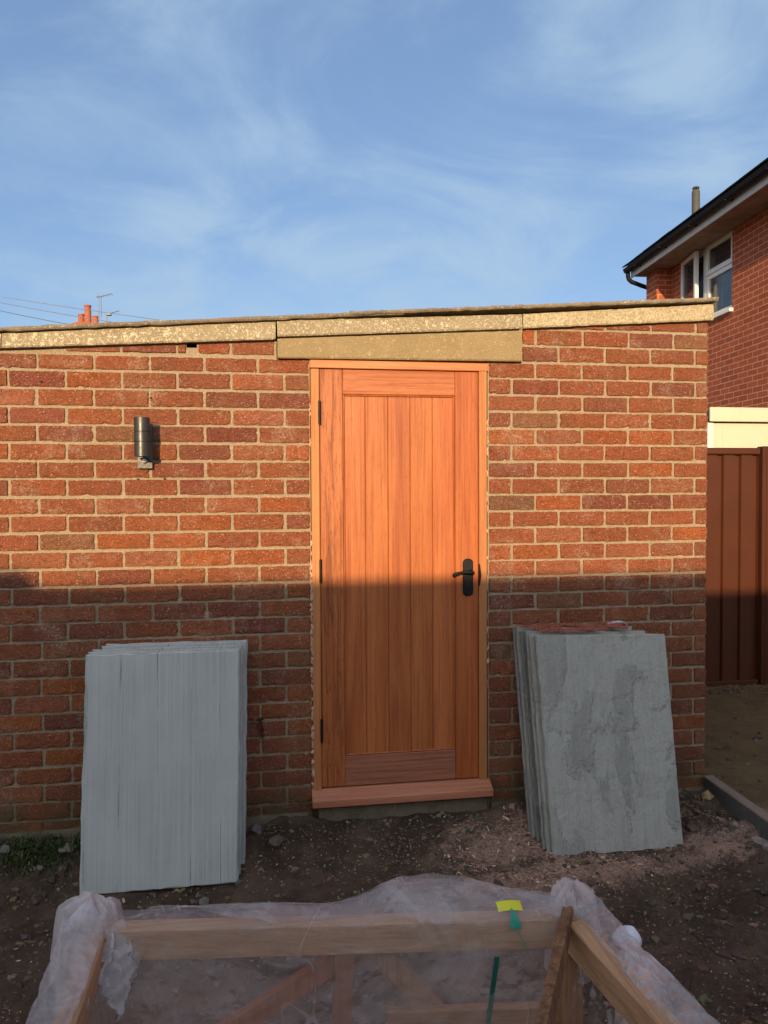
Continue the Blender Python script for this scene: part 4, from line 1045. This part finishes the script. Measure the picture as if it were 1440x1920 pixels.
mb.build('panel', STEELB, fn_); box('rail', (3.56, 1.578, 1.738), (4.918, 1.634, 1.786), STEELB, fn_, .008); box('rail', (3.56, 1.584, .108), (4.918, 1.63, .142), STEELB, fn_, .005)

# ------------------------------------------------------------------ cream extension
ex = thing('garden_room', 'low cream painted flat roofed outbuilding behind the brown fence', 'outbuilding', (5.6, 5.5, .1))
box('fascia', (5.10, 4.80, 2.274), (6.02, 4.83, 2.438), CREAM, ex, .006)
box('roof', (5.105, 4.834, 2.30), (6.02, 8.0, 2.42), m_plain('felt', (.08, .08, .08), .9), ex, .004)
box('door_frame', (5.112, 4.868, .1), (5.182, 4.94, 2.270), UPVC, ex, .004)
mb = MB(); mb.box((5.185, 4.880, .1), (6.03, 4.93, 2.262), .002); mb.box((5.30, 4.874, 1.2), (6.03, 4.879, 2.215), .002); mb.build('door_panel', CREAM, ex)
box('wall', (5.12, 4.95, .05), (6.02, 7.9, 2.29), HB, ex, .002)

# ------------------------------------------------------------------ neighbouring house (own axes: x = away, y = outwards)
phi = .0812
H = thing('brick_house', 'two storey red brick house with black guttering and white window at right', 'house', (6.202, 6.529, 0), None, math.pi/2-phi, True)
def hb(name, a, b, mat, parent=None, bev=.003):
    mb = MB(); mb.box(a, b, bev); o = mb.build(name, mat, None); o.parent = parent or H; return o
mb = MB()   # wall with a real window opening
WS0, WS1, WZ0, WZ1 = -.503, .945, 3.885, 4.915
mb.box((-7, -6, -.1), (WS0, 0, 4.96)); mb.box((WS1, -6, -.1), (1.252, 0, 4.96)); mb.box((WS0, -6, -.1), (WS1, 0, WZ0)); mb.box((WS0, -6, WZ1), (WS1, 0, 4.96)); mb.box((WS0, -6, WZ0), (WS1, -.22, WZ1))
mb.box((1.252, -6, -.1), (1.632, .25, 4.96))
wall_o = mb.build('wall', HB, None); wall_o.parent = H
# soffit, fascia, gutter, tiles
hb('soffit', (-7.3, .002, 4.905), (1.70, .455, 4.925), SOFF)
hb('fascia', (-7.3, .456, 4.87), (1.70, .476, 4.985), FASC)
hb('fascia', (1.701, -3.0, 4.90), (1.725, .47, 5.02), FASC)
mb = MB(); n = 8
def gut(s_): return [(s_, .535+.055*math.cos(a), 5.01+.055*math.sin(a)*1.15) for a in [math.pi+math.pi*i/n for i in range(n+1)]]
A = [mb.V(p) for p in gut(-7.3)]; B = [mb.V(p) for p in gut(1.74)]
for i in range(n): mb.Fc(A[i], A[i+1], B[i+1], B[i])
mb.Fc(*B); mb.Fc(*A); mb.box((-7.3, .585, 5.005), (1.745, .596, 5.018), .002)
s_ = -6.8
while s_ < 1.7: mb.box((s_, .474, 4.95), (s_+.03, .597, 4.962), .001); s_ += .9
o = mb.build('gutter', GUTT, None, False); o.parent = H
mb = MB(); th = math.radians(27); ct, st = math.cos(th), math.sin(th); rr = random.Random(2)
for row in range(15):
    s_ = -7.4+(.15 if row % 2 else 0)
    while s_ < 1.74:
        e0 = min(s_+.297, 1.79); l0 = row*.27; l1 = l0+.33; yb = .585; zb_ = 5.03+rr.uniform(-.004, .006)
        if e0-s_ > .03:
            P_ = [(s_, yb-l0*ct, zb_+l0*st+.025), (e0, yb-l0*ct, zb_+l0*st+.025), (e0, yb-l1*ct, zb_+l1*st), (s_, yb-l1*ct, zb_+l1*st)]
            hump_ = [(p[0], p[1], p[2]+.020) for p in P_]
            a = [mb.V(p) for p in P_]; b = [mb.V(p) for p in hump_]; mb.Fc(*a[::-1]); mb.Fc(*b)
            for i in range(4): mb.Fc(a[i], a[(i+1) % 4], b[(i+1) % 4], b[i])
        s_ += .30
mb.box((-7.4, -3.2, 6.83), (1.79, -3.0, 6.95), .02)
# far slope and gable infill
q = [mb.V(p) for p in ((-7.4, -3.1, 6.86), (1.75, -3.1, 6.86), (1.75, -6.6, 5.0), (-7.4, -6.6, 5.0))]; mb.Fc(*q)
roof_o = mb.build('roof', TILE, None); roof_o.parent = H
mb = MB(); mb.poly([(1.62, .25, 4.961), (1.62, -3.1, 6.78), (1.62, -6, 5.2), (1.62, -6, 4.961)], (-.1, 0, 0)); o = mb.build('gable', HB, None); o.parent = H
# downpipe elbow under the gutter's far end
mb = MB(); mb.tube([(1.69, .53, 4.98), (1.69, .53, 4.90), (1.69, .515, 4.85), (1.69, .47, 4.81), (1.69, .30, 4.75), (1.69, .14, 4.70), (1.69, .10, 4.64), (1.69, .10, .2)], .034, 12); o = mb.build('downpipe', GUTT, None, True); o.parent = H
# windows
def win(s0, s1, z0, z1, y, mat=UPVC, fw_=.055, dep=.06, ang=0.0, hinge=None):
    mb = MB(); M = None
    if ang: M = Matrix.Translation(Vector((hinge, y, 0))) @ Matrix.Rotation(ang, 4, 'Z') @ Matrix.Translation(Vector((-hinge, -y, 0)))
    mb.box((s0, y-dep, z0), (s0+fw_, y, z1), .004, M); mb.box((s1-fw_, y-dep, z0), (s1, y, z1), .004, M)
    mb.box((s0+fw_, y-dep, z0), (s1-fw_, y-.002, z0+fw_), .004, M); mb.box((s0+fw_, y-dep, z1-fw_), (s1-fw_, y-.002, z1), .004, M)
    o = mb.build('window', mat, None); o.parent = H
    g_ = MB(); g_.box((s0+fw_, y-dep*.6, z0+fw_), (s1-fw_, y-dep*.45, z1-fw_), 0, M); go = g_.build('pane', GLASS, None); go.parent = o
    return o
w1 = win(.255, .945, WZ0, WZ1, -.03, fw_=.075)
# the open casement of the further light, hinged at its far side
win(.30, .90, WZ0+.03, WZ1-.03, .035, fw_=.06, dep=.055, ang=math.radians(-7), hinge=.90)
w2 = win(WS0, .235, WZ0, 4.50, -.03, fw_=.06); c_ = MB(); c_.grid(lambda u, v: (WS0+.06+.40*u, -.10+.012*math.sin(u*40), WZ0+.06+.52*v), 60, 3); co_ = c_.build('curtain', CURT, None, True); co_.parent = w2
w3 = win(WS0, .235, 4.503, WZ1, -.015, fw_=.065)
hb('sill', (WS0-.04, -.03, WZ0-.05), (WS1+.03, .055, WZ0-.001), UPVC, w2)
# flue
loc = D(1304.5, 400, 13.5)
fl = MB(); lp = (Matrix.Rotation(-(math.pi/2-phi), 4, 'Z') @ Matrix.Translation(Vector((-6.202, -6.529, 0)))) @ loc
fl.tube([(lp.x, lp.y, 5.9), (lp.x, lp.y, 6.70)], .068, 20); fl.tube([(lp.x, lp.y, 6.70), (lp.x, lp.y, 6.73)], [.068, .058], 20)
for t in range(8): a = t*math.pi/4; fl.tube([(lp.x+.052*math.cos(a), lp.y+.052*math.sin(a), 6.72), (lp.x+.052*math.cos(a), lp.y+.052*math.sin(a), 6.77)], .006, 5)
fl.tube([(lp.x, lp.y, 6.765), (lp.x, lp.y, 6.785), (lp.x, lp.y, 6.80)], [.062, .055, .03], 20)
o = fl.build('flue', FLUE, None, True); o.parent = H

# ------------------------------------------------------------------ distant house with chimney pots
th_ = thing('distant_house', 'distant brick house whose terracotta chimney pots show above the garage roof', 'house', (-7.5, 36, 0))
mb = MB(); mb.box((-13, 31, 0), (-3, 40, 6)); mb.build('wall', HB, th_)
mb = MB(); mb.poly([(-13.4, 30.6, 6), (-13.4, 35.5, 8.6), (-13.4, 40.4, 6)], (10.8, 0, 0)); mb.build('roof', TILE, th_)
st_ = MB(); st_.box((-8.30, 33.1, 6.8), (-7.05, 34.0, 9.08), .01); st_.box((-8.36, 33.04, 8.94), (-7.0, 34.06, 9.04), .01); st_.box((-8.2, 33.2, 9.082), (-7.15, 33.9, 9.14), .02)
stack = st_.build('chimney', TERRA, th_)
for (x, r, z1) in ((-8.02, .125, 9.56), (-7.73, .14, 9.965), (-7.40, .125, 9.49)):
    mb = MB(); mb.tube([(x, 33.55, 9.12), (x, 33.55, z1-.06), (x, 33.55, z1-.05), (x, 33.55, z1)], [r*1.18, r*.98, r*1.15, r*1.2], 16); p = mb.build('chimney_pot', TERRA, stack, True)
    p.matrix_parent_inverse = th_.matrix_world.inverted() if False else Matrix.Identity(4)
mb = MB(); mb.tube([(-7.24, 33.5, 9.3), (-7.24, 33.5, 10.48)], .022, 6); mb.tube([(-7.30, 33.5, 10.33), (-6.62, 33.3, 10.48)], .016, 5)
for t in range(7): x = -7.24+.1*t; mb.tube([(x-.0, 33.35-.03*t*0, 10.34+.022*t-.0), (x, 33.62, 10.34+.022*t)], .009, 4)
mb.tube([(-7.29, 33.3, 10.30), (-7.29, 33.7, 10.46)], .012, 4); mb.tube([(-7.13, 33.5, 9.4), (-7.13, 33.5, 10.38)], .008, 4)
tag(mb.build('tv_aerial', GREY), 'taller television aerial on a pole beside the chimney pots', 'aerial')
mb = MB(); mb.tube([(-6.92, 33.6, 9.0), (-6.92, 33.6, 9.63)], .022, 6); mb.tube([(-6.95, 33.6, 9.58), (-6.34, 33.4, 9.74)], .014, 5); mb.box((-6.92, 33.5, 9.55), (-6.72, 33.7, 9.66), .01)
for t in range(5): x = -6.72+.09*t; mb.tube([(x, 33.35, 9.64+.022*t), (x, 33.6, 9.64+.022*t)], .009, 4)
tag(mb.build('tv_aerial', GREY), 'lower television aerial just above the garage roof, right of the taller one', 'aerial')
for (p0, p1, sag, lab) in (((-60, 546), (300, 600), .3, 'uppermost of three thin overhead wires at the left'), ((-60, 556), (260, 612), .3, 'middle of three thin overhead wires at the left'), ((-60, 569), (150, 612), .3, 'lowest of three thin overhead wires at the left')):
    a, b = D(*p0, 30), D(*p1, 32); mb = MB(); mb.tube([a.lerp(b, t/16)-Vector((0, 0, sag*math.sin(math.pi*t/16)*.12)) for t in range(17)], .013, 6)
    tag(mb.build('overhead_wire', GREY, None, True), lab, 'wire', 'overhead wires')

# ------------------------------------------------------------------ low building behind the photographer (throws the long evening shade)
nb = thing('neighbour_garage', 'flat roofed brick garage opposite, behind the viewpoint', 'garage', (0, -8, 0))
YC = -6.6; HT = 1.107 + (-YC)*math.tan(SUN_EL)/math.cos(SUN_AZ)
box('wall', (-9, -12, -.1), (9, YC-.02, HT-.12), HB, nb); box('roof', (-9.1, -12.1, HT-.119), (9.1, YC, HT), ROOFC, nb)
xc = -.985+YC*math.tan(SUN_AZ)
box('parapet', (-9, YC-.25, HT+.001), (xc, YC-.002, HT+.072), CONC, nb)
for o in bpy.data.objects:
    if '_local' in o: del o['_local']
